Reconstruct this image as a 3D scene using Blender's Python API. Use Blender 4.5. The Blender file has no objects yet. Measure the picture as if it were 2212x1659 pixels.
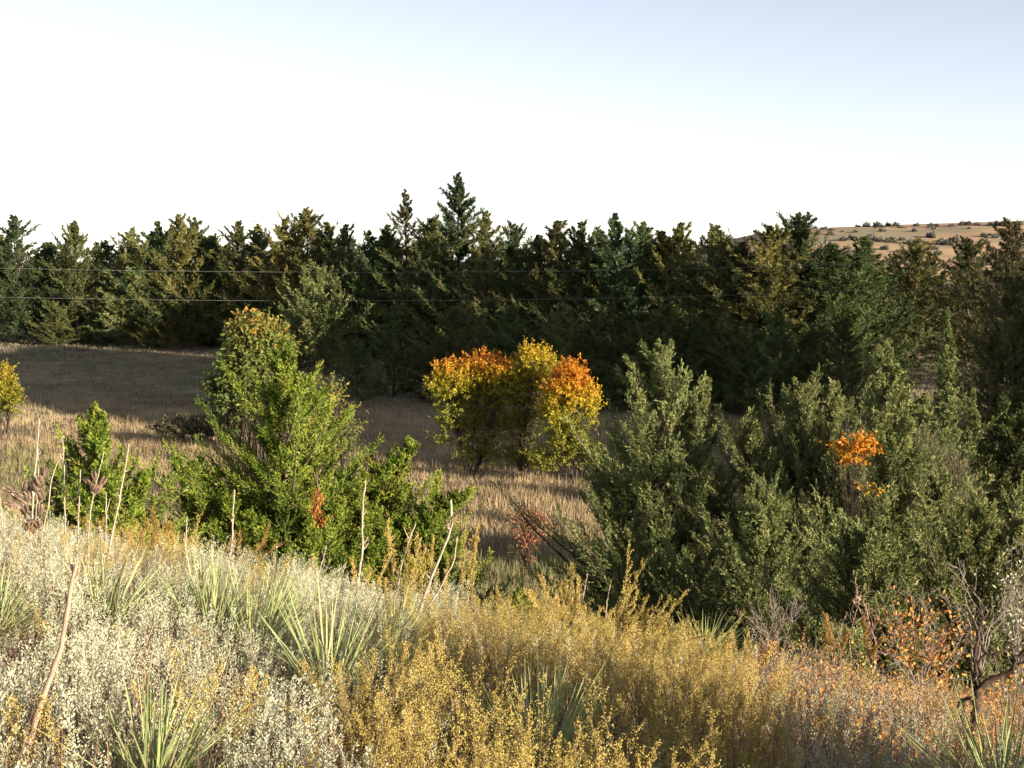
import bpy, math, random
import numpy as np

# ------------------------------------------------------------------ camera, sky, sun, exposure
scene = bpy.context.scene
COL = scene.collection
W0, H0, F = 2212.0, 1659.0, 3039.0          # pixel frame used for planning
PITCH = math.atan((829.5 - 560.0) / F)
EYE = np.array([0.0, 0.0, 0.0])
cam_d = bpy.data.cameras.new('camera')
cam = bpy.data.objects.new('camera', cam_d); COL.objects.link(cam)
cam_d.sensor_width = 36.0
cam_d.lens = 36.0 * F / W0
cam_d.clip_start = 0.05; cam_d.clip_end = 20000
cam.location = (0, 0, 0)
cam.rotation_euler = (math.pi / 2 - PITCH, 0, 0)
scene.camera = cam

SUN_AZ = math.radians(56.0)                  # to the right of straight behind the camera
SUN_EL = math.radians(12.0)
sdir = (math.sin(SUN_AZ) * math.cos(SUN_EL), -math.cos(SUN_AZ) * math.cos(SUN_EL), math.sin(SUN_EL))
world = bpy.data.worlds.new('World'); scene.world = world; world.use_nodes = True
wn = world.node_tree; bg = wn.nodes['Background']
sky = wn.nodes.new('ShaderNodeTexSky'); sky.sky_type = 'NISHITA'; sky.sun_disc = False
sky.sun_elevation = SUN_EL; sky.sun_rotation = math.atan2(sdir[0], sdir[1])
sky.air_density = 0.6; sky.dust_density = 0.3; sky.ozone_density = 0.2
wb = wn.nodes.new('ShaderNodeMixRGB'); wb.blend_type = 'MULTIPLY'; wb.inputs[0].default_value = 1; wb.inputs[2].default_value = (1.09, .99, 1.0, 1)   # camera white balance
wn.links.new(sky.outputs[0], wb.inputs[1]); hsv = wn.nodes.new('ShaderNodeHueSaturation'); hsv.inputs['Saturation'].default_value = .54; wn.links.new(wb.outputs[0], hsv.inputs['Color']); wn.links.new(hsv.outputs[0], bg.inputs[0]); bg.inputs[1].default_value = 0.09
sl = bpy.data.lights.new('sun', 'SUN'); so = bpy.data.objects.new('sun', sl); COL.objects.link(so)
sl.energy = 5.0; sl.angle = math.radians(0.5); sl.color = (1.0, 0.87, 0.69)
from mathutils import Vector
so.rotation_euler = Vector(sdir).to_track_quat('Z', 'Y').to_euler(); so.location = (30, -30, 30)
scene.view_settings.view_transform = 'Standard'; scene.view_settings.look = 'None'
scene.view_settings.exposure = 1.35; scene.view_settings.gamma = 1.0
scene.cycles.max_bounces = 4; scene.cycles.diffuse_bounces = 3; scene.cycles.glossy_bounces = 1
scene.cycles.transmission_bounces = 3; scene.cycles.use_adaptive_sampling = True

# ------------------------------------------------------------------ helpers
FW = np.array([0, math.cos(PITCH), -math.sin(PITCH)]); UP = np.array([0, math.sin(PITCH), math.cos(PITCH)])
def at(u, v, Y):
    d = FW + np.array([1.0, 0, 0]) * ((u - W0 / 2) / F) + UP * ((H0 / 2 - v) / F)
    return d * (Y / d[1])
def project(P):
    P = np.asarray(P); zc = P @ FW
    return W0 / 2 + F * P[..., 0] / zc, H0 / 2 - F * (P @ UP) / zc
def ss(a, b, x):
    t = np.clip((x - a) / (b - a), 0, 1); return t * t * (3 - 2 * t)
def vnoise(x, y, seed=0):
    x = np.asarray(x, float); y = np.asarray(y, float)
    xi = np.floor(x).astype(np.int64); yi = np.floor(y).astype(np.int64); fx = x - xi; fy = y - yi
    def h(i, j):
        n = (i * 374761393 + j * 668265263 + seed * 1274126177) & 0xffffffff
        n = ((n ^ (n >> 13)) * 1274126177) & 0xffffffff
        return ((n ^ (n >> 16)) & 0xffff) / 65535.0
    fx = fx * fx * (3 - 2 * fx); fy = fy * fy * (3 - 2 * fy)
    return (h(xi, yi) * (1 - fx) + h(xi + 1, yi) * fx) * (1 - fy) + (h(xi, yi + 1) * (1 - fx) + h(xi + 1, yi + 1) * fx) * fy
def fbm(x, y, seed=0, o=3):
    r = 0; a = .5; f = 1
    for k in range(o):
        r = r + a * vnoise(x * f, y * f, seed + k); a *= .5; f *= 2
    return r / (1 - .5 ** o)

VY = [-400, 0, 20, 26, 32, 40, 60, 85, 100, 130, 200, 400, 900, 3000, 9000]
VZ = [-9, -6, -6.3, -6.7, -6.9, -7.0, -6.85, -6.25, -5.75, -5.2, -6.5, -9, -14, -20, -30]
TANE = math.tan(SUN_EL); T0 = 27.0
CA, SA = math.cos(SUN_AZ), math.sin(SUN_AZ)
# unseen ridge added to shade the valley; crest by coordinate across the sunlight
RS = [0, 33, 35, 37.5, 40, 43, 50, 58, 62, 64.5, 66, 95]
RZ = [-7, -6, -1, 3.0, 9.5, 14.5, 16, 16.5, 16.5, 0, -7, -7]
def ground(x, y):
    x = np.asarray(x, float); y = np.asarray(y, float)
    a = np.clip(x / np.maximum(y, 3.0), -.42, .42)
    m = .262 + np.where(a < 0, .205, .17) * a
    yn = np.clip(y, -12, 60)
    near = -m * np.maximum(yn, -2) - .0125 * (np.minimum(yn, 22) - 10) ** 2 - .32
    near = np.where(y < 0, -1.65 + 0.03 * y, near)
    far = np.interp(y, VY, VZ)
    k = ss(11.5, 24, y)
    z = near * (1 - k) + far * k
    z = z * (1 - ss(8, 30, -y)) + (-3.5) * ss(8, 30, -y)
    z = z + (fbm(x / 6, y / 6, 3) - .5) * .5 * ss(16, 35, y) + (fbm(x / 1.7, y / 1.7, 5) - .5) * .12
    z = z + (fbm(x / 40, y / 40, 9) - .5) * 4.0 * ss(150, 400, y)
    # added ridge to the right, raised out of view to cast shade
    s = x * CA + y * SA; t = x * SA - y * CA
    c = np.interp(s, RS, RZ) + (fbm(s / 3, t / 30, 11) - .5) * 1.5
    w = ss(0, 1, 1 - np.abs(t - T0) / 20.0)
    return z + np.maximum(c - z, 0) * w * (s > 0)
def G(x, y): return float(ground(x, y))

def mesh_np(name, V, nper, tint=None, faces=None, smooth=False):
    """V (n,3). faces: (m,nper) indices or None for consecutive."""
    me = bpy.data.meshes.new(name); n = len(V)
    if faces is None: faces = np.arange(n, dtype=np.int32).reshape(-1, nper)
    m = len(faces)
    me.vertices.add(n); me.vertices.foreach_set('co', np.ascontiguousarray(V, dtype=np.float32).ravel())
    me.loops.add(m * nper); me.loops.foreach_set('vertex_index', np.ascontiguousarray(faces, dtype=np.int32).ravel())
    me.polygons.add(m); me.polygons.foreach_set('loop_start', np.arange(0, m * nper, nper, dtype=np.int32))
    try: me.polygons.foreach_set('loop_total', np.full(m, nper, dtype=np.int32))
    except Exception: pass
    if smooth: me.polygons.foreach_set('use_smooth', np.ones(m, dtype=bool))
    if tint is not None:
        at_ = me.attributes.new('tint', 'FLOAT', 'POINT'); at_.data.foreach_set('value', np.ascontiguousarray(tint, dtype=np.float32).ravel())
    me.update(calc_edges=True); return me
def obj(name, me, mat, parent=None, loc=None):
    o = bpy.data.objects.new(name, me); COL.objects.link(o)
    if mat is not None and len(me.materials) == 0: me.materials.append(mat)
    if parent is not None: o.parent = parent
    if loc is not None: o.location = loc
    return o
def tag(o, label=None, cat=None, group=None, kind=None):
    if label: o['label'] = label
    if cat: o['category'] = cat
    if group: o['group'] = group
    if kind: o['kind'] = kind
    return o
def thing(name, label, cat, loc, rz=0, sc=1, group=None):
    o = bpy.data.objects.new(name, None); COL.objects.link(o); o.empty_display_size = .2
    o.location = loc; o.rotation_euler = (0, 0, rz); o.scale = (sc, sc, sc) if np.isscalar(sc) else sc
    return tag(o, label, cat, group)
def unit(v): return v / np.maximum(np.linalg.norm(v, axis=-1, keepdims=True), 1e-9)

def blades(rng, P, D, L, Wd, tint, quad=False, mid=.45, face=None):
    n = len(P); R = rng.normal(size=(n, 3))
    if face is not None: R = R * .55 + face
    N = unit(np.cross(D, R)) * (Wd * .5)[:, None]
    if quad:
        M = P + D * (L * mid)[:, None]
        V = np.stack([P, M + N, P + D * L[:, None], M - N], 1).reshape(-1, 3); return V, np.repeat(tint, 4)
    V = np.stack([P - N, P + N, P + D * L[:, None]], 1).reshape(-1, 3); return V, np.repeat(tint, 3)

def tubes(PL, RD, sides=5):
    """PL (n,k,3) polylines, RD (n,k) radii -> V, faces(quads)"""
    PL = np.asarray(PL, float); RD = np.asarray(RD, float); n, k, _ = PL.shape
    T = np.gradient(PL, axis=1); T = unit(T)
    ref = np.where(np.abs(T[..., 2:3]) > .9, np.array([1.0, 0, 0]), np.array([0, 0, 1.0]))
    ref = ref[:, :1].repeat(k, 1)
    A = unit(np.cross(T, ref)); B = np.cross(T, A)
    th = np.arange(sides) * 2 * math.pi / sides
    V = PL[:, :, None] + RD[:, :, None, None] * (A[:, :, None] * np.cos(th)[None, None, :, None] + B[:, :, None] * np.sin(th)[None, None, :, None])
    idx = np.arange(n * k * sides).reshape(n, k, sides)
    a = idx[:, :-1]; b = idx[:, 1:]
    Fq = np.stack([a, np.roll(a, -1, 2), np.roll(b, -1, 2), b], -1).reshape(-1, 4)
    return V.reshape(-1, 3), Fq
def cat_tubes(lst, sides=5):
    Vs, Fs, o = [], [], 0
    for PL, RD in lst:
        V, Fq = tubes(PL, RD, sides); Vs.append(V); Fs.append(Fq + o); o += len(V)
    return np.concatenate(Vs), np.concatenate(Fs)
def resample(pts, k):
    pts = np.asarray(pts, float)
    d = np.r_[0, np.cumsum(np.linalg.norm(np.diff(pts, axis=0), axis=1))]; s = np.linspace(0, d[-1], k)
    return np.stack([np.interp(s, d, pts[:, i]) for i in range(3)], 1)

# ------------------------------------------------------------------ materials
def leaf_mat(name, stops, trans=.25, rough=.7, objvar=.25, spec=.15, huevar=.0):
    m = bpy.data.materials.new(name); m.use_nodes = True; nt = m.node_tree; nt.nodes.clear(); N = nt.nodes.new; Lk = nt.links.new
    out = N('ShaderNodeOutputMaterial'); at_ = N('ShaderNodeAttribute'); at_.attribute_name = 'tint'
    rp = N('ShaderNodeValToRGB'); e = rp.color_ramp.elements
    while len(e) < len(stops): e.new(.5)
    for i, (p, c) in enumerate(stops): e[i].position = p; e[i].color = (*c, 1)
    Lk(at_.outputs['Fac'], rp.inputs[0])
    oi = N('ShaderNodeObjectInfo'); mp = N('ShaderNodeMapRange'); mp.inputs[3].default_value = 1 - objvar; mp.inputs[4].default_value = 1 + objvar
    Lk(oi.outputs['Random'], mp.inputs[0])
    hs = N('ShaderNodeHueSaturation'); Lk(rp.outputs[0], hs.inputs['Color']); Lk(mp.outputs[0], hs.inputs['Value'])
    if huevar:
        ml = N('ShaderNodeMath'); ml.operation = 'MULTIPLY'; ml.inputs[1].default_value = 7.31; Lk(oi.outputs['Random'], ml.inputs[0])
        fr = N('ShaderNodeMath'); fr.operation = 'FRACT'; Lk(ml.outputs[0], fr.inputs[0])
        m2 = N('ShaderNodeMapRange'); m2.inputs[3].default_value = .5 - huevar; m2.inputs[4].default_value = .5 + huevar
        Lk(fr.outputs[0], m2.inputs[0]); Lk(m2.outputs[0], hs.inputs['Hue'])
    pb = N('ShaderNodeBsdfPrincipled'); pb.inputs['Roughness'].default_value = rough; pb.inputs['Specular IOR Level'].default_value = spec
    Lk(hs.outputs[0], pb.inputs['Base Color'])
    if trans > 0:
        tr = N('ShaderNodeBsdfTranslucent'); Lk(hs.outputs[0], tr.inputs[0]); mx = N('ShaderNodeMixShader'); mx.inputs[0].default_value = trans
        Lk(pb.outputs[0], mx.inputs[1]); Lk(tr.outputs[0], mx.inputs[2]); Lk(mx.outputs[0], out.inputs[0])
    else: Lk(pb.outputs[0], out.inputs[0])
    return m
def noise_mat(name, c1, c2, scale, detail=5, rough=.9, bump=0.0, c3=None, scale3=.15, dist=.5):
    m = bpy.data.materials.new(name); m.use_nodes = True; nt = m.node_tree; N = nt.nodes.new; Lk = nt.links.new
    pb = nt.nodes['Principled BSDF']; pb.inputs['Roughness'].default_value = rough; pb.inputs['Specular IOR Level'].default_value = .1
    tc = N('ShaderNodeNewGeometry') if c3 is not None else N('ShaderNodeTexCoord')
    src = tc.outputs['Position'] if c3 is not None else tc.outputs['Object']
    nz = N('ShaderNodeTexNoise'); nz.inputs['Scale'].default_value = scale; nz.inputs['Detail'].default_value = detail; Lk(src, nz.inputs['Vector'])
    rp = N('ShaderNodeValToRGB'); rp.color_ramp.elements[0].position = .32; rp.color_ramp.elements[1].position = .68
    rp.color_ramp.elements[0].color = (*c1, 1); rp.color_ramp.elements[1].color = (*c2, 1); Lk(nz.outputs[0], rp.inputs[0]); col = rp.outputs[0]
    if c3 is not None:
        n3 = N('ShaderNodeTexNoise'); n3.inputs['Scale'].default_value = scale3; n3.inputs['Detail'].default_value = 6; n3.inputs['Distortion'].default_value = dist; Lk(src, n3.inputs['Vector'])
        r3 = N('ShaderNodeValToRGB'); r3.color_ramp.elements[0].position = .45; r3.color_ramp.elements[1].position = .62; Lk(n3.outputs[0], r3.inputs[0])
        mx = N('ShaderNodeMixRGB'); mx.inputs[2].default_value = (*c3, 1); Lk(r3.outputs[0], mx.inputs[0]); Lk(col, mx.inputs[1]); col = mx.outputs[0]
    Lk(col, pb.inputs['Base Color'])
    if bump:
        b = N('ShaderNodeBump'); b.inputs['Strength'].default_value = bump; Lk(nz.outputs[0], b.inputs['Height']); Lk(b.outputs[0], pb.inputs['Normal'])
    return m

M = {}
M['soil'] = noise_mat('soil', (.17, .13, .08), (.30, .23, .14), 1.3, 8, .95, .4, c3=(.13, .12, .075), scale3=.12)
M['hill'] = noise_mat('hill_grass', (.38, .245, .15), (.50, .33, .20), .03, 8, .95, 0, c3=(.29, .235, .15), scale3=.012, dist=2.0)
M['bark'] = noise_mat('bark', (.06, .042, .03), (.13, .10, .075), 14, 6, .9, .5)
M['dead_wood'] = noise_mat('dead_wood', (.035, .022, .016), (.09, .06, .045), 20, 6, .8, .5)
M['grey_twig'] = noise_mat('grey_twig', (.17, .13, .11), (.34, .28, .24), 25, 5, .9, .2)
M['stalk'] = noise_mat('stalk', (.32, .235, .17), (.50, .42, .33), 30, 5, .8, .3)
M['brown_stalk'] = noise_mat('brown_stalk', (.32, .20, .14), (.48, .34, .25), 30, 5, .8, .3)
M['pod'] = noise_mat('pod', (.085, .05, .035), (.24, .155, .11), 22, 4, .75, .4)
M['pod_inner'] = noise_mat('pod_inner', (.42, .33, .25), (.60, .50, .40), 20, 4, .8)
M['wire'] = noise_mat('wire', (.17, .17, .17), (.24, .24, .24), 5, 2, .5)
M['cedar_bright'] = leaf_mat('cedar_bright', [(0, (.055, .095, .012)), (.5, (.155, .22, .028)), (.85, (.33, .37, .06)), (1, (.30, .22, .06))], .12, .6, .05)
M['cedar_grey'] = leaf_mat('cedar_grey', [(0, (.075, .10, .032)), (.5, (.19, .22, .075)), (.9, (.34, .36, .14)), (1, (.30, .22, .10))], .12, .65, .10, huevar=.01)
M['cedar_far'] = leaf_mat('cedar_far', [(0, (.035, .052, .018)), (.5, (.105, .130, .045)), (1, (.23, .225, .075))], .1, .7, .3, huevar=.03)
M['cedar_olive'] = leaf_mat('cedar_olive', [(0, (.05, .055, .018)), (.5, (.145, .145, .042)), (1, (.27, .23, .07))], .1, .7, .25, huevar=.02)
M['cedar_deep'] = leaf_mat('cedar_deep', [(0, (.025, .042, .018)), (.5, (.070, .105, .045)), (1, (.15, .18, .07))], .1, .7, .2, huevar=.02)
M['cedar_tan'] = leaf_mat('cedar_tan', [(0, (.07, .06, .03)), (.5, (.13, .12, .055)), (1, (.21, .17, .08))], .15, .7, .15)
M['autumn'] = leaf_mat('autumn', [(0, (.15, .165, .035)), (.35, (.25, .25, .035)), (.62, (.54, .40, .035)), (.85, (.62, .27, .03)), (1, (.48, .12, .02))], .35, .5, .05)
M['green_leaf'] = leaf_mat('green_leaf', [(0, (.09, .12, .035)), (.6, (.17, .20, .05)), (.85, (.32, .24, .05)), (1, (.50, .20, .04))], .3, .5, .05)
M['sage'] = leaf_mat('sage', [(0, (.22, .205, .125)), (.4, (.43, .42, .285)), (.8, (.64, .625, .44)), (1, (.60, .50, .30))], .12, .8, 0)
M['gold'] = leaf_mat('gold', [(0, (.24, .19, .055)), (.45, (.46, .35, .095)), (.8, (.60, .47, .16)), (1, (.52, .29, .09))], .12, .7, .06)
M['ochre'] = leaf_mat('ochre', [(0, (.20, .13, .04)), (.6, (.38, .24, .07)), (1, (.46, .26, .09))], .2, .7, .06)
M['yucca'] = leaf_mat('yucca', [(0, (.12, .16, .06)), (.45, (.25, .30, .11)), (.8, (.40, .43, .19)), (1, (.60, .54, .32))], .08, .55, .05, spec=.25)
M['stem'] = leaf_mat('stem', [(0, (.10, .055, .035)), (.5, (.24, .155, .10)), (1, (.42, .33, .24))], 0, .85, 0)
M['scrub'] = leaf_mat('scrub', [(0, (.12, .07, .045)), (.3, (.32, .22, .15)), (.55, (.44, .34, .23)), (.75, (.64, .37, .08)), (1, (.58, .20, .06))], .25, .6, .05)
M['red'] = leaf_mat('red', [(0, (.13, .06, .035)), (.6, (.30, .11, .06)), (1, (.36, .20, .10))], .3, .6, .05)
M['rust'] = leaf_mat('rust', [(0, (.30, .09, .02)), (1, (.58, .22, .06))], .2, .6, 0)
M['grass'] = leaf_mat('grass', [(0, (.16, .12, .07)), (.45, (.36, .27, .155)), (.8, (.52, .39, .22)), (.92, (.40, .33, .17)), (1, (.19, .20, .08))], .15, .8, 0)
M['hillbush_haze'] = leaf_mat('hillbush_haze', [(0, (.11, .11, .095)), (1, (.20, .19, .16))], .1, .8, .25)  # juniper colour paled to grey, with distance haze put in
M['greybush'] = leaf_mat('greybush', [(0, (.07, .065, .035)), (1, (.17, .15, .085))], .15, .8, 0)

# ------------------------------------------------------------------ terrain
def terrain():
    xs = np.concatenate([-np.geomspace(9000, 60, 26), np.linspace(-58, -9, 50), np.linspace(-8.5, 8.5, 70), np.linspace(9, 100, 130), np.geomspace(104, 9000, 26)])
    ys = np.concatenate([-np.geomspace(3000, 30, 14), np.linspace(-28, 0, 22), np.linspace(.4, 26, 110), np.linspace(26.6, 110, 130), np.geomspace(113, 9000, 44)])
    X, Y = np.meshgrid(xs, ys); Z = ground(X, Y)
    V = np.stack([X, Y, Z], -1).reshape(-1, 3); ny, nx = X.shape
    i = np.arange(ny * nx).reshape(ny, nx)
    Fq = np.stack([i[:-1, :-1], i[:-1, 1:], i[1:, 1:], i[1:, :-1]], -1).reshape(-1, 4)
    o = obj('ground', mesh_np('ground', V, 4, faces=Fq, smooth=True), M['soil']); tag(o, kind='structure')
terrain()
HX = np.linspace(120, 1100, 130); HY = np.linspace(780, 1700, 70)
HTU = [1400, 1500, 1560, 1640, 1720, 1800, 1950, 2100, 2212, 2400, 2900, 3300]
HTV = [590, 553, 524, 503, 496, 490, 487, 482, 480, 478, 500, 600]
def hill_z(X, Y):
    u = W0 / 2 + F * X / 1150.0          # crest profile along the ridge line at 1150 m
    crest = (560 - np.interp(u, HTU, HTV)) / F * 1150.0
    k = ss(0, 1, (Y - 790) / 360.0) * (1 - .5 * ss(1150, 1700, Y))
    base = -16.0
    z = base + (crest - base) * k
    return z + (fbm(X / 90, Y / 90, 21) - .5) * 9 * k * (1 - ss(1050, 1150, Y) * .75)
X, Y = np.meshgrid(HX, HY); Z = hill_z(X, Y)
i = np.arange(X.size).reshape(X.shape)
tag(obj('hill', mesh_np('hill', np.stack([X, Y, Z], -1).reshape(-1, 3), 4, faces=np.stack([i[:-1, :-1], i[:-1, 1:], i[1:, 1:], i[1:, :-1]], -1).reshape(-1, 4), smooth=True), M['hill']), kind='structure')

# ------------------------------------------------------------------ conifers
def cedar(seed, H, R, nb, nt, ns, nl, lL, lW, leaders=None, up=(12, 55), shape=.8, irr=.35, low=.02, tl=.34, bend=.25, lobes=3, tint_mu=.45, trunk_r=.05, limbs=True):
    rng = np.random.default_rng(seed); leaders = leaders or [(0, 0, 1, 1, 0, 1)]
    Vs, Ts, TB = [], [], []
    for (ox, oy, ht, share, h0, rs) in leaders:
        n = max(8, int(nb * share)); ne = 22; t = low + (1 - low) * (np.arange(n) + rng.random(n)) / n; t = low + (1 - low) * (1 - (1 - (t - low) / (1 - low)) ** .70); t = np.concatenate([t, np.linspace(.80, .995, ne)]); n += ne
        az = np.arange(n) * 2.39996 + rng.normal(0, .35, n) + seed
        zb = H * (h0 + (ht - h0) * t); tt = t
        A = np.stack([ox * tt ** 1.3, oy * tt ** 1.3, zb], 1)
        ph = rng.random(3) * 6.28
        lob = 1 + .30 * np.sin(lobes * az + ph[0] + 7 * t) * np.sin(9 * t + ph[1]) + .12 * np.sin(5 * az + 15 * t + ph[2])
        prof = (1 - t) ** shape * np.clip(.62 + t * 3, 0, 1) + .012
        ln = R * rs * prof * lob * (1 - irr + 2 * irr * rng.random(n) ** 1.3)
        ln[-ne:] = R * rs * (.03 + .75 * (1 - t[-ne:])) * rng.uniform(.35, 1.15, ne)
        el = np.radians(up[0] + (up[1] - up[0]) * t + rng.normal(0, 9, n))
        dh = np.stack([np.cos(az), np.sin(az), np.zeros(n)], 1)
        # trunk
        kk = np.linspace(0, 1, 9)
        TP = np.stack([ox * kk ** 1.3, oy * kk ** 1.3, H * (h0 + (ht - h0) * kk)], 1); TP[0] = (0, 0, H * h0 * .6) if h0 > 0 else (0, 0, -.25)
        TP[1:-1, :2] += rng.normal(0, .012 * R, (7, 2))
        TB.append((TP[None], (H * trunk_r * (.35 if h0 == 0 else .16) * rs * (1 - kk) + .0012 * H)[None]))
        def bp(s, i=slice(None)):
            L_ = ln[i][:, None]; e = el[i][:, None]; s_ = s[:, None] if s.ndim == 1 else s
            return A[i] + dh[i] * L_ * s_ * np.cos(e) + np.array([0, 0, 1.0]) * L_ * (np.sin(e) * s_ + bend * s_ ** 2)
        if limbs:
            S = np.linspace(0, 1, 5); PL = np.stack([bp(np.full(n, s)) for s in S], 1)
            RD = (ln * .016 + .004)[:, None] * (1.05 - S)[None]
            TB.append((PL, RD))
        # twigs
        bi = np.repeat(np.arange(n), nt); s = .12 + .88 * ((np.tile(np.arange(nt), n) + rng.random(n * nt)) / nt) ** .8
        P = bp(s, bi); T = unit(dh[bi] * np.cos(el[bi])[:, None] + np.array([0, 0, 1.0]) * (np.sin(el[bi]) + 2 * bend * s)[:, None])
        side = unit(np.cross(T, np.array([0, 0, 1.0]))) * np.where(rng.random(len(bi)) < .5, -1, 1)[:, None]
        D = unit(T * (.6 + .9 * s[:, None]) + side * (.95 - .65 * s[:, None]) * rng.random((len(bi), 1)) + np.array([0, 0, .34]) + rng.normal(0, .22, (len(bi), 3)) * (1.15 - .6 * s[:, None]))
        lt = ln[bi] * tl * (1.08 - .78 * s) * (.6 + .7 * rng.random(len(bi))) + .018 * R
        small = np.clip(.26 + ln / (.30 * R * rs), 0, 1)[bi] * (1.1 - .5 * s)
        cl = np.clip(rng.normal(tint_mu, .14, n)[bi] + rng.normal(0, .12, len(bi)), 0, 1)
        # sub twigs
        ti = np.repeat(np.arange(len(P)), ns); q = (np.tile(np.arange(ns), len(P)) + rng.random(len(ti))) / ns
        P2 = P[ti] + D[ti] * (lt[ti] * q)[:, None]
        D2 = unit(D[ti] + rng.normal(0, .42, (len(ti), 3)) + np.array([0, 0, .12])); l2 = lt[ti] * (.55 - .3 * q) + lL * .8 * small[ti]
        # leaves
        li = np.repeat(np.arange(len(P2)), nl); w = rng.random(len(li))
        P3 = P2[li] + D2[li] * (l2[li] * w)[:, None]
        D3 = unit(D2[li] * 1.0 + rng.normal(0, .42, (len(li), 3)))
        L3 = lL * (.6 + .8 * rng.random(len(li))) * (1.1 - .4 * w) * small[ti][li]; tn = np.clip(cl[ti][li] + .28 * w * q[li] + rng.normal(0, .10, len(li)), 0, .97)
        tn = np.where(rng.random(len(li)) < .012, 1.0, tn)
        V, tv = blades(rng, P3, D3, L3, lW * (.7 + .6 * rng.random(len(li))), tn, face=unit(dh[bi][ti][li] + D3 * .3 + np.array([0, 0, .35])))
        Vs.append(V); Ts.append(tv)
    V = np.concatenate(Vs); Tn = np.concatenate(Ts)
    keep = V.reshape(-1, 9)[:, [2, 5, 8]].min(1) > -.3
    V = V.reshape(-1, 9)[keep].reshape(-1, 3); Tn = Tn.reshape(-1, 3)[keep].ravel()
    crown = mesh_np('crown', V, 3, Tn)
    tv, tf = cat_tubes(TB[:], 5)
    trunk = mesh_np('trunk', tv, 4, faces=tf, smooth=True)
    return crown, trunk
def put_tree(kind, label, cat, loc, crown, trunk, cm, rz=0, sc=1, group=None, tm=None):
    t = thing(kind, label, cat, loc, rz, sc, group)
    c = obj('crown', crown, cm, t); k = obj('trunk', trunk, tm or M['bark'], t)
    if cm.name != crown.materials[0].name:
        c.material_slots[0].link = 'OBJECT'; c.material_slots[0].material = cm
    return t

# far treeline prototypes, unit: 8 m tall
PRO = []
for k in range(7):
    sp = [dict(shape=.78, R=3.0), dict(shape=.9, R=3.2), dict(shape=.68, R=2.9), dict(shape=1.0, R=3.4), dict(shape=.74, R=2.7),
          dict(shape=.75, R=2.9, leaders=[(0, 0, 1, .6, 0, 1), (1.0, .2, .86, .3, .1, .8), (-.9, -.3, .8, .25, .1, .7)]),
          dict(shape=.75, R=2.9, leaders=[(-.3, 0, 1, .6, 0, 1), (.8, -.3, .93, .4, .1, .8)])][k]
    PRO.append(cedar(100 + k, 8.0, sp['R'], 140, 12, 3, 13, .18, .034, leaders=sp.get('leaders'), up=(5, 42), shape=sp['shape'], irr=.5, tl=.27, limbs=False, trunk_r=.035))
SPARSE = cedar(130, 8.0, 2.9, 85, 13, 3, 9, .17, .030, up=(0, 38), shape=1.1, irr=.5, tl=.2, limbs=True, trunk_r=.03)
TALL = cedar(131, 9.0, 3.4, 170, 13, 3, 13, .18, .034, up=(5, 42), shape=1.05, irr=.35, tl=.22, limbs=False, trunk_r=.035)
BROAD = cedar(132, 9.0, 4.6, 180, 15, 4, 11, .17, .036, up=(10, 48), shape=.85, irr=.35, tl=.3, limbs=False, trunk_r=.035, leaders=[(0, 0, 1, .7, 0, 1), (-1.4, 0, .93, .3, .2, .6)])

TOPS = [(-70, 500), (30, 468), (108, 525), (160, 480), (235, 522), (285, 497), (335, 482), (385, 465), (420, 472), (455, 512), (515, 480), (557, 488), (616, 476), (662, 452), (705, 482),
        (748, 487), (800, 502), (838, 488), (876, 412), (930, 475), (990, 376), (1050, 460), (1112, 487), (1148, 512), (1205, 480), (1255, 484), (1300, 502),
        (1345, 466), (1390, 482), (1430, 502), (1472, 484), (1550, 490), (1602, 526), (1665, 492), (1727, 468), (1800, 530), (1866, 514), (1980, 520), (2095, 520), (2188, 484), (2290, 500)]
DU = [-100, 0, 500, 700, 1000, 1300, 1720, 1870, 1900, 2100, 2150, 2300]; DY = [101, 99, 95, 91, 84, 78, 71, 70, 84, 80, 72, 72]
LM = {18: 'the sparse tan-tipped tree', 20: 'the tallest spire', 28: 'the yellow-green tipped tree', 34: 'the broad dark redcedar', 7: 'the bare-necked twin tops at the left', 39: 'the dark tree at the right edge'}
LM[7] = 'the tall pointed pair near the left'
SPEC = {18: 'tall thin redcedar with sparse tan branches beside the tallest tree', 20: 'tallest redcedar of the far tree line, a dark pointed spire',
        28: 'redcedar with yellow-green top near the middle of the far tree line', 34: 'broad dark cone-shaped redcedar in front of the far hill',
        1: 'pointed redcedar of the tree line at the left edge of the view', 7: 'taller left one of a close pointed pair in the left tree line', 8: 'slim right one of a close pointed pair in the left tree line',
        39: 'tall brownish redcedar rising at the right edge before the hill', 37: 'dark redcedar standing below the dotted far hill', 38: 'second dark redcedar below the dotted far hill, further right',
        36: 'bushy olive redcedar just right of the broad dark one', 5: 'yellowish redcedar catching sun in the left part of the tree line', 13: 'redcedar with wide sunlit shoulders left of the sparse tree'}
ORD = ['', 'first', 'second', 'third', 'fourth', 'fifth', 'sixth', 'seventh', 'eighth']
rnd = random.Random(4)
TREEG = 'redcedars of the far tree line'
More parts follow.
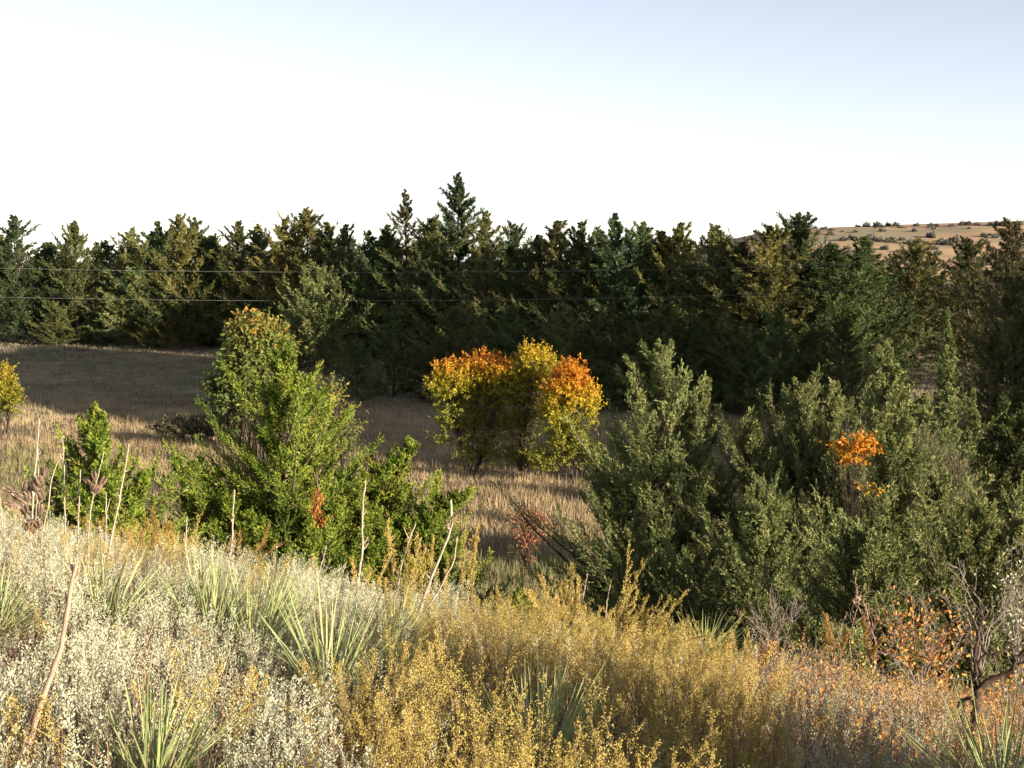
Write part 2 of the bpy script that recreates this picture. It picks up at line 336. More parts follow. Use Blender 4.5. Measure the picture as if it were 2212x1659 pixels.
for k, (u, v) in enumerate(TOPS):
    if k == 0 or k == len(TOPS) - 1: pass
    yy = float(np.interp(u, DU, DY)) + rnd.uniform(-2, 2)
    top = at(u, v, yy); gz = G(top[0], yy) - .1; h = top[2] - gz
    if k in SPEC: lab = SPEC[k]
    elif k == 0: lab = 'redcedar half cut off by the left edge of the picture'
    elif k == len(TOPS) - 1: lab = 'redcedar just outside the right edge of the picture'
    else:
        b = min([j for j in (20, 18, 28, 34, 8, 39)], key=lambda j: abs(j - k)); d = k - b
        nm = {20: 'the tallest spire', 18: 'the sparse tan tree', 28: 'the yellow-green tipped tree', 34: 'the broad dark redcedar', 8: 'the close pointed pair', 39: 'the tree at the right edge'}[b]
        lab = 'redcedar in the far tree line, %s treetop %s of %s' % (ORD[abs(d)], 'right' if d > 0 else 'left', nm)
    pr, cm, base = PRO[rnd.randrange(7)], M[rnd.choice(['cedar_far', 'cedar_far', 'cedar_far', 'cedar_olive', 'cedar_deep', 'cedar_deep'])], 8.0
    ws = rnd.uniform(1.05, 1.35) * (8.0 / h) ** .3
    if k == 18: pr = SPARSE; cm = M['cedar_tan']; ws = .95
    if k == 20: pr = TALL; base = 9.0; ws = 1.1
    if k == 34: cm = M['cedar_deep']; pr = BROAD; base = 9.0; ws = 1.15
    if k == 28 or k == 5: cm = M['cedar_grey']
    if k == 39: cm = M['cedar_tan']
    if k == 36: ws = 1.4
    s = h / base
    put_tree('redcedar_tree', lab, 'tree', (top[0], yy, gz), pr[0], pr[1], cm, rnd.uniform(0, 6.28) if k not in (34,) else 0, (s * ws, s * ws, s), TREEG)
# second row
for k in range(34):
    u = -60 + k * 69 + rnd.uniform(-22, 22)
    yy = float(np.interp(u, DU, DY)) + rnd.uniform(6, 13)
    if u > 1880: yy += 8
    v = rnd.uniform(502, 532) if u < 1560 else rnd.uniform(538, 566)
    top = at(u, v, yy); gz = G(top[0], yy) - .1; h = top[2] - gz; s = h / 8
    pr = PRO[rnd.randrange(7)]
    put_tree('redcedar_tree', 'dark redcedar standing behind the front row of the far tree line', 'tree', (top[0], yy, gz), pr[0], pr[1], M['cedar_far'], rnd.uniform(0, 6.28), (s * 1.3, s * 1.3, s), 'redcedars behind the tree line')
# lower skirts of the tree line: low redcedars along its foot
for k, (u, v, dy) in enumerate([(770, 730, -24), (850, 660, -20), (925, 700, -19), (985, 665, -19), (1045, 710, -18), (1105, 660, -17), (1160, 710, -16), (1215, 655, -16), (1275, 700, -15), (1330, 660, -15), (1385, 700, -14), (1440, 650, -13), (1500, 690, -13), (1560, 655, -12), (1620, 700, -12), (1680, 665, -11), (1750, 705, -11), (1820, 690, -12), (640, 690, -14), (720, 700, -12), (330, 650, -3), (120, 655, -3)]):
    yy = float(np.interp(u, DU, DY)) + dy
    top = at(u, v, yy); gz = G(top[0], yy) - .1; h = top[2] - gz; s = h / 8; pr = PRO[(k * 3) % 7]
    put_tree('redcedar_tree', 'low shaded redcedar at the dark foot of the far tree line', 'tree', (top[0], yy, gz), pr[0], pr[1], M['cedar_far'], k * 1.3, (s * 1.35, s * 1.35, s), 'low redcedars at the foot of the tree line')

# middle-distance and near redcedars:  label, u, vtop, Y, width px, seed, opts, material
def near_cedar(label, u, v, yy, wpx, seed, nb, nt, ns, nl, lL, lW, mat, group=None, zoff=0, **kw):
    top = at(u, v, yy); gz = G(top[0], yy) - .1 + zoff; h = top[2] - gz; R = wpx / F * yy / 2 * 1.35
    cr, tk = cedar(seed, h, R, nb, nt, ns, nl, lL, lW, **kw)
    return put_tree('redcedar_tree', label, 'tree', (top[0], yy, gz), cr, tk, mat, group=group)
near_cedar('pale-topped redcedar standing alone in front of the far tree line', 690, 588, 86, 190, 201, 150, 14, 3, 10, .20, .05, M['cedar_grey'], up=(15, 62), shape=.85, irr=.3, limbs=False)
near_cedar('olive redcedar behind the big right-hand thicket, below the broad dark tree', 1915, 745, 27.5, 320, 202, 150, 16, 4, 10, .12, .026, M['cedar_grey'], up=(20, 62), shape=.85, irr=.35, leaders=[(0, 0, 1, .6, 0, 1), (.8, 0, .8, .4, .1, .8)])
near_cedar('small pointed redcedar in shade near the right edge', 2102, 842, 34, 100, 203, 90, 12, 3, 9, .11, .026, M['cedar_grey'], up=(20, 60), shape=.95)
near_cedar('leaning wispy redcedar in front of the tan grass patch', 2048, 668, 30, 150, 204, 120, 13, 3, 9, .09, .021, M['cedar_grey'], up=(20, 62), shape=.9)
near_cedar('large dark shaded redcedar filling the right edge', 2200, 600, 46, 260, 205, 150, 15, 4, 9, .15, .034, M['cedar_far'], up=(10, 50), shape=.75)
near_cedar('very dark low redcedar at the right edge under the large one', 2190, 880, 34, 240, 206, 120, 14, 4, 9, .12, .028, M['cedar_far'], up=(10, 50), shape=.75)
near_cedar('bright green sprawling redcedar, the big one left of centre', 610, 745, 17.5, 680, 210, 400, 20, 5, 14, .050, .0120, M['cedar_bright'], up=(0, 50), shape=1.05, irr=.42, tl=.32, bend=.22,
           leaders=[(0, 0, 1, .5, 0, .85), (-1.35, -.1, .68, .28, .06, .78), (1.65, 0, .72, .34, .06, .8), (.75, -.7, .60, .22, .04, .7), (-.6, -.8, .60, .22, .04, .7), (2.35, -.3, .60, .28, .03, .75), (-1.9, -.3, .54, .22, .03, .65)], lobes=4)
near_cedar('small slender redcedar behind the seed stalks at the left', 205, 876, 14.5, 330, 211, 190, 14, 4, 10, .055, .0135, M['cedar_bright'], up=(25, 70), shape=.95, irr=.35,
           leaders=[(0, 0, 1, .6, 0, 1), (.55, 0, .72, .3, .1, .7), (-.75, -.1, .55, .3, .05, .9)])
near_cedar('tall grey-green redcedar with feathery leader, left of the right-hand thicket', 1422, 750, 20.5, 520, 212, 250, 18, 5, 14, .060, .0125, M['cedar_grey'], up=(18, 62), shape=.95, irr=.34, tl=.36,
           leaders=[(0, 0, 1, .55, 0, 1), (.75, .1, .90, .3, .15, .7), (-.9, -.2, .66, .2, .08, .7)])
near_cedar('middle redcedar of the right-hand thicket, with two curling leaders', 1735, 850, 20, 600, 213, 260, 18, 5, 14, .058, .0125, M['cedar_grey'], up=(22, 66), shape=.85, irr=.34, tl=.36,
           leaders=[(0, 0, 1, .4, 0, 1), (.50, .1, 1.0, .3, .1, .8), (-.9, -.2, .90, .3, .08, .85)])
near_cedar('right-hand redcedar of the thicket, leaders leaning right', 1900, 900, 19, 520, 214, 240, 18, 5, 14, .056, .0120, M['cedar_grey'], up=(22, 66), shape=.85, irr=.36, tl=.36,
           leaders=[(0, 0, 1, .4, 0, 1), (.40, .1, 1.0, .3, .1, .8), (.9, -.2, .82, .3, .08, .8)])
near_cedar('low young redcedar in front of the tall feathery one', 1380, 1085, 17.8, 250, 215, 170, 16, 5, 13, .052, .0118, M['cedar_grey'], up=(25, 68), shape=.9, leaders=[(0, 0, 1, .6, 0, 1), (1.2, .2, .85, .4, .05, .9)])
near_cedar('low redcedar in front of the middle of the right-hand thicket', 1640, 1080, 17, 400, 216, 190, 16, 5, 13, .050, .0116, M['cedar_grey'], up=(25, 68), shape=.75)
near_cedar('dark low redcedar reaching up to the right edge, behind the bare grey shrub', 2110, 1110, 14.0, 460, 217, 190, 16, 5, 13, .048, .0112, M['cedar_grey'], up=(20, 60), shape=.75, leaders=[(0, 0, 1, .6, 0, 1), (.5, .1, 1.02, .4, .05, .9)])
near_cedar('low redcedar between the thicket and the orange-leaved shrub', 1880, 1160, 13.8, 380, 218, 170, 16, 5, 13, .048, .0112, M['cedar_grey'], up=(20, 60), shape=.7)
near_cedar('tiny bright green redcedar poking up at the gap by the sunlit grass', 1120, 1270, 12.5, 110, 219, 60, 12, 4, 9, .04, .011, M['cedar_bright'], up=(30, 70), shape=.85)
near_cedar('low green redcedar at the foot of the big bright one', 950, 1150, 17, 300, 220, 100, 15, 4, 10, .055, .0135, M['cedar_bright'], up=(20, 60), shape=.75)
# unseen redcedar added beside the photographer as a shade caster
cr, tk = cedar(240, .92, 1.25, 190, 16, 5, 10, .055, .017, up=(10, 55), shape=.7)
put_tree('redcedar_tree', 'round redcedar added unseen beyond the lower right corner to shade the grey sage', 'tree', (3.45, 3.2, G(3.45, 3.2) - .05), cr, tk, M['cedar_grey'])

# ------------------------------------------------------------------ broadleaf trees
def broadleaf(seed, lumps, H, ntw, nlf, lL, lW, tint_fn, droop=.5, stems=3, twl=.35, limb_r=.03):
    rng = np.random.default_rng(seed); Vs, Ts, TB = [], [], []
    base = np.array([0, 0, -.2])
    for li, (c, r, n_) in enumerate(lumps):
        c = np.array(c, float); r = np.array(r, float); n = int(ntw * n_)
        d = unit(rng.normal(size=(n, 3))); rad = rng.random(n) ** .45
        d[:, 2] = np.where((d[:, 2] < -.3) & (rng.random(n) < .5), -d[:, 2], d[:, 2])
        lump = 1 + .22 * np.sin(4 * d[:, 0] + li) * np.sin(5 * d[:, 1] + 2 * li) + .12 * np.sin(9 * d[:, 2] + li)
        P = c + d * r * (rad * lump)[:, None]
        D = unit(d * r / r.max() + np.array([0, 0, .55]) + rng.normal(0, .35, (n, 3))); lt = twl * (.5 + rng.random(n))
        # stem to lump and limbs to some twigs
        j = np.linspace(0, 1, 7)[:, None]; b = base + np.array([rng.normal(0, .12), rng.normal(0, .12), 0])
        mid = b * .5 + c * .5 + np.array([0, 0, .15 * H]) * .3 + rng.normal(0, .08, 3)
        PLs = (1 - j) ** 2 * b + 2 * j * (1 - j) * mid + j ** 2 * c
        TB.append((PLs[None], (limb_r * (1.15 - .85 * j[:, 0]))[None]))
        sel = rng.choice(n, min(n, 60), replace=False); j = np.linspace(0, 1, 5)[None, :, None]
        st = PLs[rng.integers(3, 7, len(sel))][:, None]; E = (P[sel] + D[sel] * lt[sel][:, None])[:, None]
        PL2 = st * (1 - j) + E * j + np.array([0, 0, .08]) * np.sin(j * math.pi) * r[2]
        TB.append((PL2, (limb_r * .28 * (1.1 - j[0, :, 0]))[None].repeat(len(sel), 0)))
        i = np.repeat(np.arange(n), nlf); q = rng.random(len(i))
        P3 = P[i] + D[i] * (lt[i] * q)[:, None] + rng.normal(0, .02, (len(i), 3))
        D3 = unit(D[i] * .5 + rng.normal(0, .5, (len(i), 3)) + np.array([0, 0, -droop]))
        tn = tint_fn(P3, rng)
        V, tv = blades(rng, P3, D3, lL * (.6 + .8 * rng.random(len(i))), lW * (.7 + .6 * rng.random(len(i))), tn, quad=True, face=unit(D[i] * .8 + np.array([0, 0, .2])))
        Vs.append(V); Ts.append(tv)
    crown = mesh_np('crown', np.concatenate(Vs), 4, np.concatenate(Ts))
    tv, tf = cat_tubes([x for x in TB if x[0].shape[1] == 7] + [x for x in TB if x[0].shape[1] == 5], 5)
    return crown, mesh_np('trunk', tv, 4, faces=tf, smooth=True)
def lump_tree(kind, label, cat, u0, yy, lp, mat, H=4, tm=None, **kw):
    """lp: lumps (u, v, half width px, half height px, weight, dy)"""
    x0 = at(u0, 900, yy)[0]; gz = G(x0, yy); k = yy / F; L_ = []
    for (u, v, a, b, w, dy) in lp:
        p = at(u, v, yy); L_.append(((p[0] - x0, dy, p[2] - gz), (a * k, a * k * .9, b * k), w))
    cr, tk = broadleaf(lumps=L_, H=H, **kw)
    return put_tree(kind, label, cat, (x0, yy, gz), cr, tk, mat, tm=tm)
def ht(z0, z1, lo, hi, sd=.1):
    def f(P, rng): return np.clip(lo + (hi - lo) * np.clip((P[:, 2] - z0) / (z1 - z0), 0, 1) ** 1.9 + rng.normal(0, sd, len(P)), 0, 1)
    return f
lump_tree('autumn_tree', 'yellow tree with orange-tipped flat top, left one of the golden group', 'tree', 1020, 45,
          [(975, 850, 48, 62, 1.0, 0), (1040, 835, 55, 62, 1.2, .2), (1085, 830, 40, 50, .8, -.2), (990, 925, 48, 50, .6, 0), (1060, 930, 42, 45, .5, .1), (1040, 990, 50, 30, .25, 0)],
          M['autumn'], seed=301, ntw=330, nlf=16, lL=.10, lW=.042, tint_fn=ht(1.6, 3.8, .18, .92), twl=.3)
lump_tree('autumn_tree', 'thin yellow-green tree rising behind the orange-tipped ones', 'tree', 1130, 44.5,
          [(1150, 790, 38, 34, .8, 0), (1130, 850, 48, 45, .8, 0), (1175, 800, 24, 28, .3, .2), (1125, 930, 40, 45, .4, 0), (1120, 990, 50, 28, .25, 0)],
          M['autumn'], seed=302, ntw=300, nlf=15, lL=.10, lW=.042, tint_fn=ht(1.2, 4.0, .1, .60), twl=.3)
lump_tree('autumn_tree', 'narrow orange and yellow tree, right one of the golden group', 'tree', 1230, 43,
          [(1228, 840, 45, 48, 1.2, 0), (1262, 880, 32, 40, .6, .1), (1205, 900, 38, 50, .8, 0), (1225, 950, 36, 42, .6, -.1), (1265, 985, 45, 26, .3, 0), (1185, 995, 45, 26, .3, .1)],
          M['autumn'], seed=303, ntw=330, nlf=16, lL=.095, lW=.042, tint_fn=ht(.9, 3.4, .26, .86), twl=.28)
lump_tree('broadleaf_tree', 'green tree with orange tips rising behind the big bright redcedar', 'tree', 555, 20.5,
          [(545, 745, 42, 42, 1.0, 0), (585, 760, 32, 38, .6, .2), (540, 810, 42, 42, .9, 0), (480, 850, 26, 24, .3, .1), (520, 890, 45, 40, .4, 0), (600, 860, 40, 40, .3, .3)],
          M['green_leaf'], seed=304, ntw=300, nlf=16, lL=.075, lW=.035, tint_fn=ht(3.6, 5.4, .15, .70, .16), twl=.24)
lump_tree('broadleaf_tree', 'sapling with a few orange leaves right of the big bright redcedar', 'tree', 722, 27,
          [(712, 860, 18, 30, .25, 0), (735, 925, 38, 40, .4, 0), (730, 980, 40, 40, .3, 0)],
          M['green_leaf'], seed=305, ntw=200, nlf=14, lL=.07, lW=.030, tint_fn=ht(2.5, 3.6, .2, .60, .16), twl=.24)
lump_tree('broadleaf_tree', 'bright yellow-green leafy tree cut by the left edge', 'tree', 0, 47,
          [(0, 840, 32, 42, .8, 0), (22, 868, 22, 26, .5, 0), (-40, 850, 40, 50, .9, 0)],
          M['autumn'], seed=306, ntw=260, nlf=15, lL=.10, lW=.04, tint_fn=ht(1.0, 3.2, .2, .50), twl=.3)
lump_tree('autumn_shrub', 'orange-yellow leaves of a small tree showing through the right-hand thicket', 'shrub', 1835, 18.2,
          [(1840, 978, 36, 20, .42, 0), (1870, 962, 18, 9, .12, 0), (1880, 1065, 30, 10, .03, 0)],
          M['autumn'], seed=307, ntw=150, nlf=12, lL=.05, lW=.032, tint_fn=ht(1.5, 3.5, .55, .85), twl=.16, limb_r=.007)
lump_tree('red_shrub', 'small red-leaved shrub on the sunlit slope left of the grey redcedar', 'shrub', 1142, 27,
          [(1145, 1140, 32, 28, .7, 0), (1140, 1185, 20, 30, .2, 0)],
          M['red'], seed=308, ntw=180, nlf=10, lL=.055, lW=.03, tint_fn=ht(0, 1, .3, .8, .2), twl=.22, limb_r=.018)
lump_tree('grey_shrub', 'fine-twigged brownish shrub behind the thicket at the right', 'shrub', 2020, 26,
          [(1990, 1010, 42, 50, .8, 0), (2040, 1060, 52, 55, 1.2, 0), (1990, 1110, 60, 70, 1.2, 0), (2080, 1130, 38, 50, .7, .2), (2020, 1190, 80, 60, 1.2, 0)],
          M['greybush'], seed=309, ntw=300, nlf=22, lL=.085, lW=.012, tint_fn=ht(0, 3, .3, .7, .2), droop=-.9, twl=.32, limb_r=.02)
lump_tree('olive_shrub', 'dark olive low bush lying in the shade of the left field', 'shrub', 410, 52,
          [(380, 925, 50, 16, .7, 0), (430, 920, 50, 20, .8, 0), (470, 935, 50, 18, .5, 0)],
          M['greybush'], seed=310, ntw=260, nlf=14, lL=.14, lW=.04, tint_fn=ht(0, 1.5, .2, .6, .2), twl=.2)
# rusty dead bough hanging in the big redcedar
p0 = at(682, 1000, 15.5)
rng = np.random.default_rng(7); n = 260; q = rng.random(n)
P = np.stack([p0[0] + .02 * np.sin(q * 9) + rng.normal(0, .035, n) + .03 * q, p0[1] + rng.normal(0, .03, n), at(688, 1055, 15.5)[2] - q * .42], 1)
V, tv = blades(rng, P, unit(rng.normal(0, .4, (n, 3)) + [0, 0, -1]), np.full(n, .045), np.full(n, .015), rng.random(n))
o = thing('dead_branch', 'rust-brown dead bough hanging in the big bright green redcedar', 'branch', (0, 0, 0))
obj('dead_needles', mesh_np('dead_needles', V, 3, tv), M['rust'], o)
PL = np.array([at(684, 1025, 15.56), at(686, 1055, 15.5), at(690, 1085, 15.5), at(694, 1120, 15.5)])
v_, f_ = tubes(resample(PL, 6)[None], np.linspace(.012, .004, 6)[None], 5); obj('twig', mesh_np('twig', v_, 4, faces=f_), M['bark'], o)

# ------------------------------------------------------------------ far hill bushes
rng = np.random.default_rng(50); n = 420
d = unit(rng.normal(size=(n, 3))); d[:, 2] = np.abs(d[:, 2]); P = d * np.array([1, 1, 1.15]) * (rng.random(n) ** .4)[:, None] * (1 + .25 * np.sin(5 * d[:, :1]))
V, tv = blades(rng, P, unit(d + rng.normal(0, .5, (n, 3)) + [0, 0, .5]), np.full(n, .42), np.full(n, .26), rng.random(n))
HB = mesh_np('hill_bush', V, 3, tv)
rnd = random.Random(9); cnt = 0
def hill_bush(u, v, s):
    # march along the ray to the hill
    d_ = at(u, v, 1.0)
    for yy in np.arange(800, 1500, 3.0):
        p = d_ * yy
        if 150 < p[0] < 1050 and hill_z(p[0], yy) > p[2]: break
    else:
        yy = 1148.0; p = d_ * yy
    o = obj('hill_bush', HB, M['hillbush_haze'], loc=(p[0], yy, float(hill_z(p[0], yy)) - .3)); s *= .72; o.scale = (s, s, s * rnd.uniform(.8, 1.25)); o.rotation_euler = (0, 0, rnd.uniform(0, 6))
    tag(o, 'small dark juniper bush dotting the far sunlit hillside', 'bush', 'juniper bushes on the far hill')
for (u, v, s) in [(1610, 516, 2.5), (1760, 492, 3.2), (1852, 491, 3), (1872, 490, 3.6), (1895, 490, 4.4), (1905, 492, 3.8), (1918, 489, 3.2), (1935, 489, 3.5), (1945, 493, 2.8), (1980, 489, 3), (2010, 491, 3.6), (2022, 490, 3),
                  (2080, 486, 4), (2092, 486, 3.2), (2110, 487, 3), (2140, 488, 3.6), (2150, 487, 4), (2160, 488, 4), (2172, 489, 4), (2200, 486, 4), (1840, 518, 4.4), (1822, 520, 3.2), (1880, 519, 5), (1900, 522, 3.4), (1925, 521, 4.6), (1948, 520, 3.2),
                  (1970, 528, 5), (1985, 526, 4.2), (1998, 530, 3.4), (2035, 528, 4.8), (2048, 530, 4), (2062, 525, 5), (2078, 533, 3.5), (2090, 521, 3), (1912, 540, 4), (1990, 545, 4.5), (2012, 513, 4.4), (1735, 510, 2.4), (1800, 508, 2), (2125, 512, 3), (2150, 515, 3)]:
    hill_bush(u, v, s)
for k in range(85):
    u = rnd.uniform(1590, 2330); top = np.interp(u, HTU, HTV)
    hill_bush(u, top + 3 + rnd.random() ** 1.3 * 66, rnd.uniform(1.2, 3.2))
# tan sunlit grass bank seen through the trees at the right
# ------------------------------------------------------------------ power lines
for nm, pts, lab in (('upper', [(-500, 566), (0, 580), (500, 584), (1000, 588), (1300, 587), (1550, 580), (1700, 575), (2212, 552), (2800, 520)], 'upper of two thin pale wires crossing before the tree line'),
                     ('lower', [(-500, 628), (0, 640), (500, 648), (1000, 651), (1300, 646), (1700, 633), (1900, 625), (2212, 611), (2800, 575)], 'lower of two thin pale wires crossing before the tree line')):
    us = np.linspace(-500, 2800, 60); c = np.polyfit([p[0] for p in pts], [p[1] for p in pts], 3); PL = np.array([at(u, np.polyval(c, u), 57.0) for u in us])
    v_, f_ = tubes(PL[None], np.full((1, 60), .0052), 5)
    tag(obj('power_line', mesh_np('power_line', v_, 4, faces=f_, smooth=True), M['wire']), lab, 'wire', 'power lines before the tree line')

# ------------------------------------------------------------------ dry grass of the valley
M['grass_shade_tint'] = leaf_mat('grass_shade_tint', [(0, (.13, .115, .08)), (.45, (.26, .225, .155)), (.8, (.38, .32, .21)), (.92, (.28, .25, .15)), (1, (.15, .16, .08))], .15, .8, 0)  # greyer, darker copy of the grass, field shade put into its colour
def grass(name, n, x0, x1, y0, y1, h, w, seed, blades_n=7, gm='grass'):
    rng = np.random.default_rng(seed); y = y0 + (y1 - y0) * rng.random(n) ** 1.3; a = rng.uniform(x0, x1, n); x = a * (y + 4)
    x, y = x + rng.normal(0, .4, n), y
    dens = fbm(x / 3, y / 3, 31); keep = rng.random(n) < .35 + .9 * dens; x, y = x[keep], y[keep]; n = len(x)
    g = fbm(x / 9, y / 9, 37); hh = h * (.4 + 1.0 * fbm(x / 4, y / 4, 33)) * (.6 + .7 * rng.random(n)); z = ground(x, y)
    i = np.repeat(np.arange(n), blades_n); m = len(i)
    P = np.stack([x[i] + rng.normal(0, .10, m), y[i] + rng.normal(0, .10, m), z[i] - .02], 1)
    D = unit(np.stack([rng.normal(0, .28, m), rng.normal(0, .28, m), np.ones(m)], 1))
    tn = np.clip(.45 + rng.normal(0, .16, m) + 1.3 * (fbm(x / 2.2, y / 2.2, 39)[i] - .5), 0, .85); tn = np.where((g[i] < .42) & (rng.random(m) < .65), 1.0, tn)
    V, tv = blades(rng, P, D, hh[i] * (.6 + .7 * rng.random(m)), np.full(m, w) * (.6 + .8 * rng.random(m)), tn)
    tag(obj(name, mesh_np(name, V, 3, tv), M[gm]), 'dry tan grass covering the valley floor' if gm == 'grass' else 'dry grass before the far tree line, greyed to carry the field shade', 'grass', None, 'stuff')
grass('dry_grass', 42000, -.42, .40, 22, 66, .34, .020, 61, 9)
grass('far_grass', 26000, -.42, .42, 60, 108, .24, .036, 62, 8, 'grass_shade_tint')

# ------------------------------------------------------------------ foreground: silver sage, golden sagebrush, scrub (masses)
def inpoly(u, v, poly):
    r = np.zeros(u.shape, bool); n = len(poly)
    for i in range(n):
        x1, y1 = poly[i]; x2, y2 = poly[(i + 1) % n]
        c = ((y1 > v) != (y2 > v)) & (u < (x2 - x1) * (v - y1) / ((y2 - y1) + 1e-9) + x1); r ^= c
    return r
GOLD = [(730, 1440), (790, 1370), (860, 1330), (950, 1300), (1040, 1310), (1110, 1320), (1150, 1290), (1300, 1300), (1380, 1320), (1480, 1345), (1570, 1400), (1640, 1470), (1700, 1560), (1730, 1800), (790, 1800), (760, 1560)]
PATCH = [(440, 1495, 50, 22), (1180 - 700, 1545, 40, 18), (640, 1660, 35, 22), (35, 1560, 45, 28), (330, 1165, 90, 22), (560, 1230, 40, 15), (200, 1200, 50, 18), (130, 1580, 35, 30), (620, 1440, 40, 20), (870, 1620, 60, 60)]
def hit(u, v, up=.10):
    d_ = at(u, v, 1.0)
    for yy in np.arange(2.0, 14, .04):
        p = d_ * yy
        if G(p[0], yy) + up > p[2]: return yy
    return 11.0
# label, u, v of the crown, leaf count, leaf length in px, seed, uprightness, lean, elevation min
YUC = [('narrow yucca with leaves fanning right, left of the largest one', 225, 1375, 90, 215, 501, 1.7, (.28, 0), 10),
       ('largest yucca, a broad fan of pale leaves on the left crest', 455, 1400, 150, 225, 502, 1.25, (.05, 0), 10),
       ('yucca with long lower leaves pointing right, behind the broad fan', 545, 1425, 80, 230, 503, 1.2, (.35, 0), 2),
       ('tall upright yucca at the left border of the golden sagebrush', 700, 1525, 100, 285, 504, 2.6, (.0, 0), 10),
       ('yucca from which the thick bent stalks rise', 845, 1430, 70, 160, 505, 1.3, (.1, 0), 10),
       ('yucca with spread leaves in the golden sagebrush at the bottom centre', 1165, 1690, 85, 290, 506, 1.6, (0, 0), 15),
       ('yucca with upright leaves cut off by the bottom edge at the left', 330, 1740, 80, 300, 507, 1.8, (.05, 0), 10),
       ('yucca cut off by the left edge', -20, 1385, 90, 175, 508, 1.3, (.2, 0), 10),
       ('small bluish yucca tips before the dark hollow right of centre', 1522, 1420, 55, 125, 509, 2.4, (0, 0), 20),
       ('shaded blue-grey yucca in the bottom right corner', 2160, 1760, 120, 300, 510, 1.9, (0, 0), 10),
       ('slim yucca between the largest one and the tall upright one', 612, 1390, 50, 170, 511, 1.6, (.1, 0), 10),
       ('yucca just left of the orange arching sagebrush', 745, 1480, 45, 220, 512, 1.8, (-.1, 0), 10)]
YUC = [(lab, u, v, hit(u, v, .12), n, px, sd, sp, ln, em) for (lab, u, v, n, px, sd, sp, ln, em) in YUC]
CLEAR = [(at(a[1], a[2], a[3])[0], a[3], .17, .65, .16) for a in YUC]
CLEAR += [(at(u, v, yy)[0], yy, .07, 1.0, .09) for (u, v, yy) in [(50, 1640, 3.75), (70, 1575, 3.75), (348, 1632, 4.4), (20, 1560, 4.6), (285, 1600, 4.3), (840, 1430, 7.5), (2105, 1600, 6.6), (2095, 1620, 6.6)]]
def zone(x, y, z):
    u, v = project(np.stack([x, y, z], -1)); uj = u + (fbm(x * 2.2, y * 2.2, 71) - .5) * 260; vj = v + (fbm(x * 2.2 + 50, y * 2.2, 73) - .5) * 110
    g = inpoly(uj, vj, GOLD) & (y > .5)
    for (a, b, c, d) in PATCH: g = g | ((((u - a) / c) ** 2 + ((v - b) / d) ** 2 < 1) & (y > .5))
    right = (uj > 1620) & ~g
    return g, right, u, v
def canopy(x, y):
    c = .15 + .13 * fbm(x * 1.1, y * 1.1, 81) + .20 * np.clip(fbm(x * 2.3, y * 2.3, 82, 2) * 1.5 - .25, 0, 1) + .10 * (fbm(x * 4, y * 4, 83) - .5)
    for (cx, cy, r, ln, dp) in CLEAR:
        tx = x - cx; ty = y - cy; nx_, ny_ = -cx / math.hypot(cx, cy), -cy / math.hypot(cx, cy)
        al = tx * nx_ + ty * ny_; ac = np.abs(tx * ny_ - ty * nx_)
        c = c - dp * ((al > -.05) & (al < ln) & (ac < r)) * ss(0, 1, 1 - al / ln)
    return c
def scatter(rng, n, y0, y1, amax=.46):
    """points with roughly even picture density"""
    y = y0 + (y1 - y0) * rng.random(n) ** 1.15; x = rng.uniform(-1, 1, n) * (amax * y + .8); return x, y

def plume_leaves(rng, B, D, Ls, nleaf, lL, lW, spread, tint0, start=.15, quad=True):
    n = len(B); i = np.repeat(np.arange(n), nleaf); m = len(i); q = start + (1 - start) * rng.random(m)
    az = rng.random(m) * 6.283; bend = rng.normal(0, .08, (n, 3))
    P = B[i] + D[i] * (Ls[i] * q)[:, None] + bend[i] * (q ** 2 * Ls[i])[:, None]
    out = np.stack([np.cos(az), np.sin(az), np.zeros(m)], 1)
    Dl = unit(D[i] * .9 + out * spread + rng.normal(0, .2, (m, 3))); P = P + out * .004
    tn = np.clip(tint0[i] + rng.normal(0, .10, m) , 0, 1)
    return blades(rng, P, Dl, lL * (.55 + .9 * rng.random(m)) * (1.15 - .5 * q), lW * (.7 + .6 * rng.random(m)), tn, quad=quad, face=out * .7 + np.array([0, 0, .35]))

rng = np.random.default_rng(90)
# silver sage
x, y = scatter(rng, 36000, 2.4, 14.5); z = ground(x, y); cz = canopy(x, y)
g, right, u, v = zone(x, y, z + cz)
keep = ~g & ~(right & (rng.random(len(x)) < .15 + .55 * ss(5.6, 7.4, y))) | (g & (rng.random(len(x)) < .10)); keep &= rng.random(len(x)) < .35 + 1.1 * fbm(x * 3.5, y * 3.5, 85)
x, y, z, cz, right = x[keep], y[keep], z[keep], cz[keep], right[keep]; n = len(x)
Ls = rng.uniform(.10, .24, n) * (1 + .3 * (cz > .42)); B = np.stack([x, y, z + cz - Ls * .75 + rng.normal(0, .03, n) - (rng.random(n) < .35) * .12], 1)
D = unit(np.stack([rng.normal(0, .20, n) + .10, rng.normal(0, .20, n), np.ones(n)], 1))
t0 = .48 + .55 * (fbm(x * 2, y * 2, 87) - .5) + rng.normal(0, .10, n) - .22 * right
V, tv = plume_leaves(rng, B, D, Ls, 70, .0118, .0039, .8, t0)
tag(obj('silver_sage', mesh_np('silver_sage', V, 4, tv), M['sage']), 'silvery grey-green sage covering the near slope', 'sage', None, 'stuff')
print('sage', n)
# woody stems under it all
x, y = scatter(rng, 26000, 2.2, 14.5); z = ground(x, y); n = len(x)
P = np.stack([x, y, z - .02], 1); D = unit(np.stack([rng.normal(0, .35, n), rng.normal(0, .35, n), np.ones(n)], 1))
V, tv = blades(rng, P, D, rng.uniform(.18, .46, n), np.full(n, .010), np.clip(rng.normal(.4, .3, n), 0, 1))
tag(obj('dry_stems', mesh_np('dry_stems', V, 3, tv), M['stem']), 'brown dry stems and litter beneath the sage', 'undergrowth', None, 'stuff')

